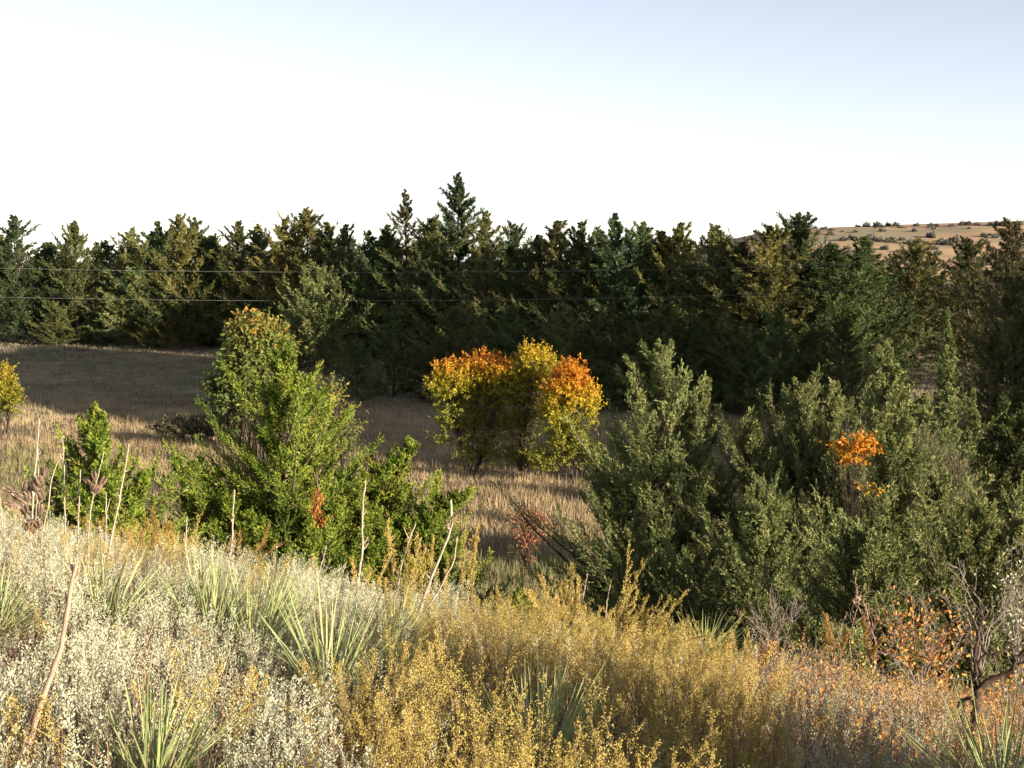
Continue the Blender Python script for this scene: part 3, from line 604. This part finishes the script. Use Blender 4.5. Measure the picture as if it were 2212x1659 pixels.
# golden sagebrush plume: many fine branchlets with tiny buds
def gold_parts(rng, B, D, Ls, nbr, nbd, tint0, bud=.0056, spread=.55, sl=.24):
    n = len(B); i = np.repeat(np.arange(n), nbr); m = len(i); q = .12 + .88 * (np.tile(np.arange(nbr), n) + rng.random(m)) / nbr
    bend = rng.normal(0, .10, (n, 3)); P = B[i] + D[i] * (Ls[i] * q)[:, None] + bend[i] * (q ** 2 * Ls[i])[:, None]
    az = rng.random(m) * 6.283; out = np.stack([np.cos(az), np.sin(az), np.zeros(m)], 1)
    Db = unit(D[i] + out * spread + rng.normal(0, .12, (m, 3))); lb = Ls[i] * sl * (1.05 - .8 * q) + .015
    j = np.repeat(np.arange(m), nbd); r = rng.random(len(j))
    P3 = P[j] + Db[j] * (lb[j] * r)[:, None] + rng.normal(0, .0035, (len(j), 3))
    tn = np.clip(tint0[i][j] + rng.normal(0, .16, len(j)), 0, 1)
    V, tv = blades(rng, P3, unit(Db[j] + rng.normal(0, .8, (len(j), 3))), bud * (.6 + .9 * rng.random(len(j))), np.full(len(j), bud * .62), tn, quad=True)
    k = np.linspace(0, 1, 5)[None, :, None]; PL = B[:, None] + D[:, None] * Ls[:, None, None] * k + bend[:, None] * k ** 2 * Ls[:, None, None]
    RD = np.full((n, 1), .0028) * (1.1 - k[0, :, 0])[None]
    return V, tv, PL, RD
x, y = scatter(rng, 9800, 2.4, 13.5); z = ground(x, y); cz = canopy(x, y) + .05
g, right, u, v = zone(x, y, z + cz); keep = (g & (rng.random(len(x)) < .9)) | (~g & ~right & (rng.random(len(x)) < .022)) | (right & (rng.random(len(x)) < .03))
x, y, z, cz = x[keep], y[keep], z[keep], cz[keep]; n = len(x); Ls = rng.uniform(.22, .44, n)
B = np.stack([x, y, z + cz - Ls * .80 + rng.normal(0, .05, n) - (rng.random(n) < .35) * .10], 1); D = unit(np.stack([rng.normal(.04, .36, n), rng.normal(0, .36, n), np.ones(n)], 1))
V, tv, PL, RD = gold_parts(rng, B, D, Ls, 22, 28, .45 + .8 * (fbm(x * 1.6, y * 1.6, 91) - .5) + rng.normal(0, .12, n))
tag(obj('golden_sagebrush_mass', mesh_np('golden_sagebrush_mass', V, 4, tv), M['gold']), 'golden feathery sagebrush covering the middle of the near slope', 'sagebrush', None, 'stuff')
print('gold', n, len(V) // 4)
v_, f_ = tubes(PL, RD, 3); tt = np.repeat(rng.random(n), v_.shape[0] // n)
tag(obj('sagebrush_stems', mesh_np('sagebrush_stems', v_, 4, tt * .6, faces=f_), M['stem']), 'thin reddish stems of the golden sagebrush', 'undergrowth', None, 'stuff')
# right-hand scrub: thin twigs with small orange and yellow leaves
x, y = scatter(rng, 9000, 4, 14.0); z = ground(x, y); cz = canopy(x, y)
g, right, u, v = zone(x, y, z + cz); keep = right & (x > 0) & (rng.random(len(x)) < .12 + ss(5.0, 7.4, y)); x, y, z, cz = x[keep], y[keep], z[keep], cz[keep]; n = len(x)
Ls = rng.uniform(.15, .42, n); B = np.stack([x, y, z + cz - Ls * .75], 1); D = unit(np.stack([rng.normal(0, .4, n), rng.normal(0, .4, n), np.ones(n)], 1))
tz = np.where(fbm(x * 1.5, y * 1.5, 95) > .38, .82, .46)
V1, t1 = plume_leaves(rng, B, D, Ls, 22, .019, .011, .8, tz, .4)
V, tv = V1, t1
tag(obj('orange_scrub', mesh_np('orange_scrub', V, 4, tv), M['scrub']), 'low tangled scrub with tiny orange and yellow leaves at the right', 'scrub', None, 'stuff')
k = np.linspace(0, 1, 4)[None, :, None]; PL = B[:, None] + D[:, None] * Ls[:, None, None] * 1.15 * k + rng.normal(0, .012, (n, 4, 3)); v_, f_ = tubes(PL, np.full((n, 1), .0026) * (1.1 - k[0, :, 0])[None], 3)
tag(obj('scrub_twigs', mesh_np('scrub_twigs', v_, 4, np.repeat(.2 + .8 * rng.random(n), v_.shape[0] // n), faces=f_), M['stem']), 'bare brown and grey twigs of the right-hand scrub', 'undergrowth', None, 'stuff')

# ------------------------------------------------------------------ individual golden sagebrush plumes along the crest and in front
def sagebrush(label, y, plumes, mat, seed, nbr=34, nbd=34, bud=.0078, sl=.2, group='golden sagebrush plants'):
    """plumes: list of (u base, v base, u tip, v tip)"""
    rng = np.random.default_rng(seed); r0 = at(np.mean([p[0] for p in plumes]), max(p[1] for p in plumes), y); gx, gy = r0[0], y; gz = G(gx, gy)
    o = thing('sagebrush', label, 'shrub', (gx, gy, gz), group=group); org = np.array([gx, gy, gz]); B, D, L_ = [], [], []
    for (a, b, c, d) in plumes:
        p = at(a, b, y) + [0, rng.normal(0, .06), 0]; q = at(c, d, y) + [0, rng.normal(0, .10), 0]; B.append(p - org); D.append(unit(q - p)); L_.append(np.linalg.norm(q - p))
    B, D, L_ = np.array(B), np.array(D), np.array(L_)
    V, tv, PL, RD = gold_parts(rng, B, D, L_, nbr, nbd, rng.normal(.5, .12, len(B)), bud=bud, spread=.38, sl=sl)
    obj('foliage', mesh_np('foliage', V, 4, tv), mat, o)
    lo = np.stack([np.array([0, 0, -.03]) + np.zeros_like(B), B * np.array([.6, .6, .5]), B], 1)
    lo = np.stack([resample(l, 5) for l in lo]); v_, f_ = cat_tubes([(PL, RD * 1.2), (lo, np.full((len(B), 5), .004))], 4)
    obj('stems', mesh_np('stems', v_, 4, np.full(len(v_), .35), faces=f_), M['stem'], o); return o
sagebrush('ochre sagebrush clump with upright tips, left of the big redcedar', 10.2, [(350, 1215, 342, 1095), (365, 1215, 358, 1120), (375, 1215, 385, 1130), (338, 1215, 325, 1130), (392, 1220, 400, 1165), (362, 1215, 350, 1140)], M['ochre'], 401)
sagebrush('ochre sagebrush clump on the crest beside the tall leaning stalk', 10.0, [(285, 1205, 280, 1125), (270, 1205, 262, 1140), (300, 1205, 308, 1135), (322, 1210, 330, 1150)], M['ochre'], 402)
sagebrush('low ochre sagebrush between the pod stalk and the small redcedar', 9.8, [(185, 1190, 180, 1120), (170, 1190, 165, 1140), (205, 1195, 212, 1130), (225, 1195, 235, 1150), (150, 1185, 150, 1140)], M['ochre'], 403)
sagebrush('thin olive sagebrush behind the crest, right of the tall bare stalk', 11.0, [(500, 1240, 535, 1145), (515, 1240, 560, 1165), (530, 1240, 590, 1165), (545, 1245, 575, 1150), (490, 1235, 505, 1165)], M['ochre'], 404)
sagebrush('golden sagebrush right of the tall nubbed stalk', 9.4, [(800, 1340, 812, 1205), (790, 1340, 795, 1225), (815, 1345, 830, 1240), (775, 1330, 772, 1215), (825, 1345, 845, 1260)], M['gold'], 405)
sagebrush('tall golden sagebrush behind the forked stalk', 9.8, [(868, 1330, 862, 1150), (880, 1330, 878, 1165), (895, 1330, 900, 1145), (850, 1330, 848, 1130), (905, 1330, 915, 1190), (885, 1335, 888, 1210)], M['gold'], 406)
sagebrush('golden sagebrush between the thick bent stalk and the curved one', 10.2, [(930, 1310, 925, 1170), (945, 1310, 948, 1190), (1010, 1290, 1012, 1145), (1020, 1290, 1022, 1180), (998, 1290, 1000, 1165), (960, 1310, 970, 1210)], M['gold'], 407)
sagebrush('golden fan of sagebrush leaning left against the dark redcedar', 9.0, [(1210, 1400, 1150, 1240), (1215, 1400, 1170, 1225), (1225, 1400, 1195, 1250), (1240, 1400, 1215, 1260), (1205, 1390, 1135, 1260), (1235, 1400, 1240, 1270), (1200, 1390, 1145, 1280)], M['gold'], 408)
sagebrush('narrow golden sagebrush spike between two short pale sticks', 9.2, [(1245, 1380, 1240, 1240), (1250, 1380, 1255, 1260), (1238, 1380, 1228, 1265)], M['gold'], 409)
sagebrush('large golden sagebrush leaning right in front of the grey redcedar', 8.8, [(1320, 1420, 1385, 1220), (1315, 1420, 1360, 1240), (1335, 1420, 1400, 1270), (1345, 1420, 1402, 1300), (1310, 1420, 1340, 1260), (1330, 1420, 1370, 1290)], M['gold'], 410)
sagebrush('golden sagebrush with a low arm reaching right over the dark hollow', 8.6, [(1370, 1420, 1470, 1275), (1380, 1420, 1440, 1300), (1360, 1420, 1400, 1310), (1400, 1420, 1500, 1345), (1390, 1415, 1455, 1320)], M['gold'], 411)
sagebrush('orange-tinged sagebrush arching down to the left in the foreground', 5.2, [(960, 1640, 728, 1440), (970, 1640, 760, 1455), (985, 1650, 800, 1480), (950, 1650, 770, 1520), (1000, 1650, 850, 1490), (970, 1655, 830, 1540)], M['gold'], 412, nbr=60, nbd=36, bud=.0066, sl=.14)
sagebrush('bushy yellow sagebrush at the bottom left of the golden mass', 4.7, [(870, 1720, 800, 1560), (880, 1720, 830, 1550), (900, 1720, 870, 1570), (860, 1720, 810, 1600), (920, 1720, 910, 1590)], M['gold'], 413, nbr=50, nbd=36, bud=.0066)
sagebrush('upright ochre sagebrush at the left end of the orange scrub', 8.2, [(1560, 1470, 1556, 1370), (1572, 1470, 1575, 1385), (1548, 1470, 1540, 1390), (1640, 1450, 1665, 1380)], M['gold'], 414)
sagebrush('small upright brown sagebrush among the scrub below the thicket', 8.8, [(1790, 1420, 1785, 1350), (1800, 1420, 1800, 1345), (1810, 1420, 1818, 1358), (1870, 1430, 1870, 1340), (1878, 1430, 1882, 1365)], M['ochre'], 415)

# ------------------------------------------------------------------ yuccas
def yucca(label, u, v, y, n, px, seed, spread=1.1, lean=(0, 0), elmin=8):
    L0 = px / F * y; w = .0078; n = int(n * 1.6)
    rng = np.random.default_rng(seed); p = at(u, v, y); gz = G(p[0], y); z0 = max(gz - .02, p[2]) if p[2] - gz < .45 else gz
    o = thing('yucca', label, 'yucca', (p[0], y, gz), group='yuccas on the near slope')
    az = rng.random(n) * 6.283; el = np.radians(90 - (90 - elmin) * rng.random(n) ** (1 / spread)); L_ = L0 * rng.uniform(.75, 1.1, n)
    dead = rng.random(n) < .12; el = np.where(dead, np.radians(rng.uniform(-12, 18, n)), el); L_ = np.where(dead, L_ * .8, L_)
    D = unit(np.stack([np.cos(az) * np.cos(el) + lean[0], np.sin(az) * np.cos(el) + lean[1], np.sin(el)], 1))
    B = np.stack([rng.normal(0, .02, n), rng.normal(0, .02, n), (p[2] - gz) + rng.normal(0, .02, n)], 1)
    side = unit(np.cross(D, np.array([0, 0, 1.0]) + rng.normal(0, .3, (n, 3)))); nrm = np.cross(side, D)
    k = np.array([0, .12, .35, .65, .88, 1.0]); wd = np.array([1.5, 1.15, 1.0, .8, .45, .03]) * w
    droop = rng.normal(0, .07, n)
    C = B[:, None] + D[:, None] * (L_[:, None] * k)[..., None] + nrm[:, None] * ((droop * L_)[:, None] * k ** 2)[..., None]
    wv = wd[None, :, None] * side[:, None]; dp = nrm[:, None] * (wd * .25)[None, :, None]
    Vv = np.stack([C - wv * .5 + dp, C - wv * .12, C + wv * .12, C + wv * .5 + dp], 2)      # n,6,4,3
    idx = np.arange(n * 24).reshape(n, 6, 4)
    Fq = np.stack([idx[:, :-1, :-1], idx[:, :-1, 1:], idx[:, 1:, 1:], idx[:, 1:, :-1]], -1).reshape(-1, 4)
    base = np.clip(rng.normal(.42, .14, n), .05, .8); base = np.where(dead, .98, base)
    T = np.repeat(base[:, None, None], 6, 1).repeat(4, 2); T[:, :, 0] = np.minimum(T[:, :, 0] + .38, 1); T[:, :, 3] = np.minimum(T[:, :, 3] + .38, 1)
    obj('leaves', mesh_np('leaves', Vv.reshape(-1, 3), 4, T.ravel(), faces=Fq), M['yucca'], o)
    # short woody crown down to the ground
    hh = max(.12, p[2] - gz); PL = np.array([[0, 0, -.05], [.01, 0, hh * .5], [0, .01, hh], [0, 0, hh + .04]]); v_, f_ = tubes(PL[None], np.array([[.035, .04, .035, .012]]), 8)
    obj('crown_base', mesh_np('crown_base', v_, 4, faces=f_, smooth=True), M['brown_stalk'], o); return o
for a in YUC: yucca(*a)

# ------------------------------------------------------------------ dry flower stalks
def pod_mesh(seed):
    rng = np.random.default_rng(seed); Vs, Fs, o = [], [], 0
    for k in range(3):      # three splitting valves
        a0 = k * 2.094; ns, nr = 7, 5
        s = np.linspace(0, 1, ns); th = a0 + np.linspace(-.85, .85, nr)
        r = .0155 * np.sin(np.clip(s * .88 + .1, 0, 1) * math.pi) ** .7 + .0015; gap = .009 * s ** 2
        for off, fl in ((0, 0), (-.0022, 1)):
            Z, TH = np.meshgrid(s * .052, th, indexing='ij'); RR = (r + off)[:, None] * (1 - .25 * np.abs(np.linspace(-1, 1, nr))[None])
            X_ = RR * np.cos(TH) + (gap * math.cos(a0))[:, None]; Y_ = RR * np.sin(TH) + (gap * math.sin(a0))[:, None]
            V = np.stack([X_, Y_, Z], -1).reshape(-1, 3); i = np.arange(ns * nr).reshape(ns, nr)
            f = np.stack([i[:-1, :-1], i[:-1, 1:], i[1:, 1:], i[1:, :-1]], -1).reshape(-1, 4)
            Vs.append(V); Fs.append((f if not fl else f[:, ::-1]) + o); o += len(V)
    nf = len(Fs[0]); me = mesh_np('seed_pod', np.concatenate(Vs), 4, faces=np.concatenate(Fs), smooth=True)
    me.materials.append(M['pod']); me.materials.append(M['pod_inner'])
    mi = np.concatenate([np.full(nf, k % 2) for k in range(6)]).astype(np.int32); me.polygons.foreach_set('material_index', mi); return me
PODS = [pod_mesh(3)]
def stalk(label, y, pts, r=.0055, pods=(), nubs=(), mat=None, seed=0, group='dry flower stalks of yuccas', parent=None, podscale=1.0, root=True):
    rng = np.random.default_rng(seed + 1000); pts3 = [at(a, b, y) for a, b in pts]; gz = G(pts3[0][0], y)
    if root: pts3 = [np.array([pts3[0][0] + (pts3[0][0] - pts3[1][0]) * .3, y, gz - .03])] + pts3
    org = pts3[0].copy() if parent is None else np.array(parent.location)
    PL = resample(pts3, 26) - org; PL[1:] += np.cumsum(rng.normal(0, .0012, (25, 3)), 0) + rng.normal(0, .0012, (25, 3))
    RD = r * np.linspace(1.25, .62, 26) * (1 + .16 * (np.arange(26) % 5 == 0)); Lst = [(PL[None], RD[None])]
    cl = PL.copy()
    for (a, b, c, d) in nubs:
        s, e = at(a, b, y) - org, at(c, d, y) - org; s = cl[np.argmin(np.linalg.norm(cl - s, axis=1))]; m_ = (s + e) / 2 + [0, 0, -.008]
        Lst.append((resample([s, m_, e], 6)[None], np.linspace(r * .7, r * .35, 6)[None]))
    for (a, b, ang, sc_) in pods:
        e_ = at(a, b, y) - org; j_ = int(np.clip(np.argmin(np.linalg.norm(cl - (e_ - [0, 0, .02]), axis=1)), 2, 24)); s_ = cl[j_]
        Lst.append((resample([s_, s_ * .5 + e_ * .5 + [0, 0, -.008], e_ + [0, 0, .004]], 6)[None], np.full((1, 6), r * .42)))
    for k_ in range(rng.integers(3, 7)):
        j_ = rng.integers(9, 25); s_ = cl[j_]; dn = unit(np.array([rng.choice([-1, 1]) * rng.uniform(.6, 1), rng.normal(0, .5), rng.uniform(.4, 1.4)])); l_ = r * rng.uniform(2.5, 5.5)
        Lst.append((resample([s_, s_ + dn * l_ * .6, s_ + dn * l_ + [0, 0, l_ * .3]], 5)[None], np.linspace(r * .62, r * .3, 5)[None]))
    v_, f_ = cat_tubes(Lst, 7); me = mesh_np('stalk', v_, 4, faces=f_, smooth=True)
    if parent is None:
        o = thing('dry_stalk', label, 'stalk', org, group=group); st = obj('stem', me, mat or M['stalk'], o)
    else: o = parent; st = obj('flower_stalk', me, mat or M['stalk'], o)
    if parent is not None and label: st['label'] = label
    for (a, b, ang, s) in pods:
        e = at(a, b, y) - org; e = e + [0, rng.normal(0, .012), 0]; pd = obj('seed_pod', PODS[0], None, o, e); pd.scale = (s * 1.2 * podscale,) * 3
        pd.rotation_euler = (rng.uniform(-.4, .4), math.radians(ang), rng.uniform(0, 6))
    return o
stalk('tallest stalk at the left, loaded with a big cluster of dark open seed pods', 8.0, [(58, 1240), (66, 1160), (72, 1040), (77, 980), (82, 905)], .0058,
      pods=[(50, 1062, -25, 1.15), (62, 1085, -15, 1.2), (76, 1062, 10, 1.2), (90, 1052, 25, 1.2), (92, 1082, 15, 1.1), (42, 1078, -40, 1.0), (56, 1110, -20, 1.0), (88, 1112, 20, 1.1), (72, 1152, 5, 1.35), (60, 1145, -25, 1.1), (84, 1140, 30, 1.0), (28, 1062, -60, .9), (32, 1090, -70, .9), (94, 1030, 10, .9)], seed=1)
stalk('slightly curved bare stalk just right of the big pod cluster', 8.2, [(92, 1160), (108, 1090), (112, 1040), (124, 1000), (137, 982), (142, 962)], .0042, seed=2)
stalk('thin straight stalk rising just behind the big pod cluster', 8.3, [(80, 1120), (84, 1050), (84, 975), (80, 945)], .003, seed=3)
stalk('straight pale stalk between the big pod cluster and the small pod cluster', 8.4, [(142, 1180), (141, 1080), (139, 1010), (137, 944)], .0046, seed=4)
stalk('short straight stalk just left of the small pod cluster', 8.3, [(169, 1170), (171, 1100), (175, 1012)], .0046, seed=5)
stalk('stalk with a small cluster of dark pods in front of the slender redcedar', 8.2, [(190, 1150), (196, 1090), (208, 1030), (218, 990), (222, 975)], .0046,
      pods=[(198, 1060, -20, 1.0), (208, 1066, 10, 1.1), (192, 1048, -30, .9), (214, 1050, 30, 1.0), (204, 1036, -5, .9)], seed=6)
stalk('short thin stalk with side nubs left of the long leaning stalk', 8.3, [(226, 1215), (229, 1140), (227, 1062)], .0042, nubs=[(229, 1105, 238, 1075)], seed=7)
stalk('long leaning bare stalk right of the small pod cluster', 8.0, [(230, 1225), (246, 1150), (262, 1080), (275, 1010), (284, 955)], .0058, nubs=[(270, 1020, 276, 1016)], seed=8)
stalk('short straight stalk above the largest yucca, left of its taller neighbour', 8.3, [(399, 1290), (403, 1200), (408, 1115)], .0055, nubs=[(403, 1180, 398, 1150)], seed=9)
stalk('tall slightly bent stalk in front of the big green redcedar', 8.4, [(487, 1275), (493, 1215), (501, 1170), (503, 1110), (506, 1057)], .0062, seed=10)
stalk('short thin stalk leaning right before the gap in the crest', 8.8, [(676, 1290), (688, 1240), (700, 1200), (705, 1178)], .0038, seed=11)
stalk('tallest bare stalk near the centre, with a curled nub', 7.9, [(765, 1340), (775, 1270), (786, 1190), (786, 1110), (793, 1038)], .0066, nubs=[(786, 1195, 796, 1172), (796, 1172, 795, 1160)], seed=12)
stalk('forked stalk between the tallest central one and the thick bent one', 7.8, [(825, 1420), (845, 1330), (862, 1240), (880, 1175), (898, 1130)], .0052, nubs=[(882, 1165, 872, 1138)], seed=13)
stalk('thick pale stalk with a bend near its top, right of the forked one', 7.5, [(840, 1440), (885, 1370), (925, 1275), (958, 1195), (980, 1140), (976, 1085)], .0082, seed=14)
stalk('slender stalk curving up beside the thick bent one', 7.6, [(850, 1425), (905, 1340), (950, 1280), (982, 1215), (990, 1165)], .0058, seed=15)
stalk('brown stalk crossing behind the foot of the thick bent stalk', 7.7, [(828, 1440), (858, 1360), (880, 1300)], .0045, mat=M['brown_stalk'], seed=16)
stalk('short pale stick standing before the dark redcedar, left one of two', 9.0, [(1250, 1345), (1258, 1290), (1268, 1240)], .0052, seed=17)
stalk('short pale stick standing before the dark redcedar, right one of two', 9.0, [(1308, 1350), (1312, 1300), (1319, 1262)], .0046, seed=18)
stalk('thick near stalk curving up from the bottom left corner', 3.75, [(42, 1700), (52, 1650), (70, 1575), (95, 1490), (122, 1421), (138, 1330), (150, 1250), (160, 1222)], .0085, seed=19, mat=M['brown_stalk'])
stalk('thin brown stalk leaning right at the bottom left, no pods', 4.3, [(262, 1640), (285, 1560), (310, 1480), (327, 1428)], .004, mat=M['brown_stalk'], seed=20)
stalk('leaning stalk topped with three dark open pods in the left foreground', 4.4, [(330, 1680), (352, 1620), (375, 1570), (392, 1545)], .0045, mat=M['brown_stalk'],
      pods=[(392, 1545, -35, .85), (400, 1543, 25, .9), (405, 1552, 70, .85)], seed=21)
stalk('stalk with dark pods cut by the left edge in the foreground', 4.6, [(2, 1640), (10, 1560), (20, 1500), (30, 1430)], .004, mat=M['brown_stalk'],
      pods=[(6, 1475, -20, 1.0), (14, 1470, 15, 1.0), (8, 1492, -50, 1.0), (40, 1422, 60, .8), (2, 1458, 10, .9)], seed=22)
stalk('slim brown stalk rising from the gold mass at the bottom centre', 5.0, [(705, 1680), (712, 1600), (730, 1530), (745, 1480)], .0032, mat=M['brown_stalk'], seed=23)
stalk('thin straight stalk cut short near the left edge by the pod cluster', 8.4, [(8, 1190), (5, 1120), (2, 1060)], .004, seed=24)

# ------------------------------------------------------------------ bare shrubs and twigs at the right
def twiggy(kind, label, cat, y, lines, mat, seed, jit=.06, sub=10, subL=.16, r0=.004, group=None, twig_mat=None, subr=.0016):
    rng = np.random.default_rng(seed); first = at(*lines[0][0][0], y); org = np.array([first[0], y, G(first[0], y)]); o = thing(kind, label, cat, org, group=group)
    main, fine = [], []
    for pts, ra, rb in lines:
        P = np.array([at(a, b, y) for a, b in pts]); P[:, 1] += np.cumsum(rng.normal(0, jit, len(P))) * .5
        PL = resample(P, 18) - org; PL += rng.normal(0, ra * .35, PL.shape); main.append((PL[None], np.linspace(ra, rb, 18)[None]))
        L_ = np.linalg.norm(P[-1] - P[0])
        for k in range(sub):
            s = PL[rng.integers(5, 18)]; T = unit(PL[-1] - PL[6] + rng.normal(0, .35 * L_, 3) + [0, 0, .25 * L_]); l = subL * rng.uniform(.4, 1.2)
            q = np.linspace(0, 1, 7)[:, None]; W_ = s + T * l * q + np.cumsum(rng.normal(0, l * .05, (7, 3)), 0); fine.append((W_[None], np.linspace(subr * 1.5, subr * .6, 7)[None]))
            for k2 in range(2):
                s2 = W_[rng.integers(2, 6)]; T2 = unit(T + rng.normal(0, .6, 3)); W2 = s2 + T2 * l * .5 * q + np.cumsum(rng.normal(0, l * .03, (7, 3)), 0); fine.append((W2[None], np.linspace(subr, subr * .5, 7)[None]))
    v_, f_ = cat_tubes(main, 7); obj('branches', mesh_np('branches', v_, 4, faces=f_, smooth=True), mat, o)
    if fine: v_, f_ = cat_tubes(fine, 4); obj('twigs', mesh_np('twigs', v_, 4, faces=f_, smooth=True), twig_mat or mat, o)
    return o, org
def c6(x, y): return (1434 + x * .3515, 1210 + y * .3515)
L6 = lambda pts: [c6(*p) for p in pts]
twiggy('dead_shrub', 'gnarled dark dead shrub with a crooked limb reaching the right edge', 'shrub', 6.6,
       [([(2095, 1640)] + L6([(1895, 980), (1935, 870), (1945, 800), (1920, 765)]), .022, .016), (L6([(1935, 790), (2010, 725), (2125, 675), (2145, 590), (2212, 545), (2290, 500)]), .015, .008),
        (L6([(1920, 770), (1868, 770), (1905, 680), (1888, 600), (1912, 490), (1940, 390)]), .009, .005), (L6([(1930, 770), (1960, 700), (1935, 630), (1985, 590), (1945, 470)]), .010, .005),
        (L6([(1925, 770), (1900, 720), (1915, 560), (1935, 440), (1890, 330)]), .008, .004), (L6([(2140, 620), (2180, 640), (2240, 620)]), .008, .005),
        (L6([(1985, 590), (2070, 555), (2150, 530), (2212, 520)]), .006, .003), (L6([(1905, 540), (1830, 500), (1760, 480), (1690, 470)]), .004, .002),
        (L6([(1900, 860), (1850, 880), (1830, 930)]), .008, .004)],
       M['dead_wood'], 601, jit=.03, sub=4, subL=.12)
twiggy('bare_shrub', 'leafless pale grey shrub above the dark dead one', 'shrub', 7.2,
       [([(2110, 1560), (2108, 1450)] + L6([(1935, 470), (1910, 370), (1870, 300), (1845, 230), (1870, 160), (1825, 80), (1828, 0)]), .006, .0022), ([(2110, 1450)] + L6([(1950, 420), (1960, 330), (1900, 250), (1850, 140)]), .005, .002),
        ([(2110, 1450)] + L6([(1960, 400), (1990, 320), (1950, 260), (1890, 190)]), .005, .002), ([(2112, 1460)] + L6([(1980, 430), (2060, 350), (2070, 270), (2040, 200)]), .005, .002),
        ([(2105, 1460)] + L6([(1900, 400), (1850, 330), (1790, 270), (1720, 240)]), .005, .002), ([(2115, 1470)] + L6([(2010, 420), (2120, 300), (2170, 220)]), .005, .002)],
       M['grey_twig'], 602, jit=.05, sub=6, subL=.14, subr=.0014)
twiggy('bare_shrub', 'reddish-grey leafless twig clump where the gold meets the orange scrub', 'shrub', 9.6,
       [([(1665, 1450)] + L6([(660, 420), (670, 300)]), .004, .002), ([(1668, 1450)] + L6([(700, 420), (745, 370)]), .004, .002), ([(1660, 1450)] + L6([(620, 420), (520, 380)]), .004, .002),
        ([(1672, 1450)] + L6([(690, 400), (670, 280)]), .004, .002), ([(1680, 1450)] + L6([(760, 430), (790, 350)]), .004, .002), ([(1655, 1450)] + L6([(640, 440), (570, 370)]), .004, .002)],
       M['grey_twig'], 603, jit=.05, sub=10, subL=.16, subr=.0017)
twiggy('bare_shrub', 'dark sticks with a tangled brown knot on top, before the thicket', 'shrub', 9.4,
       [([(1885, 1450)] + L6([(1300, 500), (1240, 380), (1190, 280)]), .006, .004), ([(1888, 1450)] + L6([(1290, 500), (1250, 350), (1220, 250)]), .005, .003), ([(1818, 1440)] + L6([(1080, 500), (1095, 400), (1130, 320)]), .004, .002),
        ([(1800, 1440)] + L6([(1040, 480), (1000, 360)]), .004, .002), ([(1840, 1440)] + L6([(1140, 480), (1160, 350), (1200, 240)]), .004, .002), (L6([(1190, 290), (1170, 260), (1200, 240), (1225, 255), (1200, 275)]), .007, .005),
        ([(1890, 1450)] + L6([(1310, 520), (1400, 430), (1290, 350)]), .003, .002)],
       M['brown_stalk'], 604, jit=.04, sub=7, subL=.12)
# orange-leaved shrub
def leafy_shrub(label, y, u0, v0, tips, mat, seed, nlf, lL, lW, t0, kind='leafy_shrub', sub=9, bm=None, group=None):
    lines = [([(u0 + (a - u0) * .1, v0), (u0 + (a - u0) * .55, v0 + (b - v0) * .5), (a, b)], .0045, .0018) for a, b in tips]
    rng = np.random.default_rng(seed + 7); o, org = twiggy(kind, label, 'shrub', y, lines, bm or M['grey_twig'], seed, jit=.10, sub=sub, subL=.17, subr=.0015, group=group)
    B = []; 
    for a, b in tips:
        e = at(a, b, y) - org; s = at(u0, v0, y) - org; n = nlf; q = rng.random(n) ** .7
        B.append(s + (e - s) * (.3 + .7 * q)[:, None] + rng.normal(0, .07, (n, 3)))
    P = np.concatenate(B); n = len(P)
    V, tv = blades(rng, P, unit(rng.normal(0, .7, (n, 3)) + [0, 0, .3]), lL * (.5 + rng.random(n)), np.full(n, lW), np.clip(rng.normal(t0, .12, n), 0, 1), quad=True)
    obj('leaves', mesh_np('leaves', V, 4, tv), mat, o); return o
leafy_shrub('shrub with small orange leaves rising before the dark redcedar at the right', 9.3, 1985, 1480, [(1935, 1300), (1965, 1290), (1995, 1310), (2025, 1330), (2060, 1335), (2085, 1350), (1915, 1350), (1950, 1370), (2010, 1370), (2050, 1390), (2075, 1400), (1900, 1390)], M['scrub'], 611, 60, .030, .018, .82)
leafy_shrub('low orange-brown bushy shrub left of the taller orange one', 8.6, 1790, 1540, [(1700, 1430), (1740, 1420), (1780, 1430), (1820, 1425), (1850, 1430), (1890, 1440), (1720, 1470), (1810, 1480), (1870, 1490)], M['scrub'], 612, 55, .026, .016, .74)
leafy_shrub('orange and yellow scrub right of the crooked dead limb', 7.8, 2190, 1600, [(2150, 1460), (2180, 1450), (2210, 1440), (2240, 1450), (2170, 1490), (2215, 1500)], M['scrub'], 613, 45, .028, .017, .80)
leafy_shrub('silvery-leaved shrub on the right edge above the dead shrub', 10.5, 2205, 1450, [(2170, 1240), (2195, 1190), (2215, 1160), (2235, 1200), (2185, 1290), (2210, 1260), (2200, 1330), (2175, 1340)], M['sage'], 614, 60, .030, .018, .45)
print('meshes done')
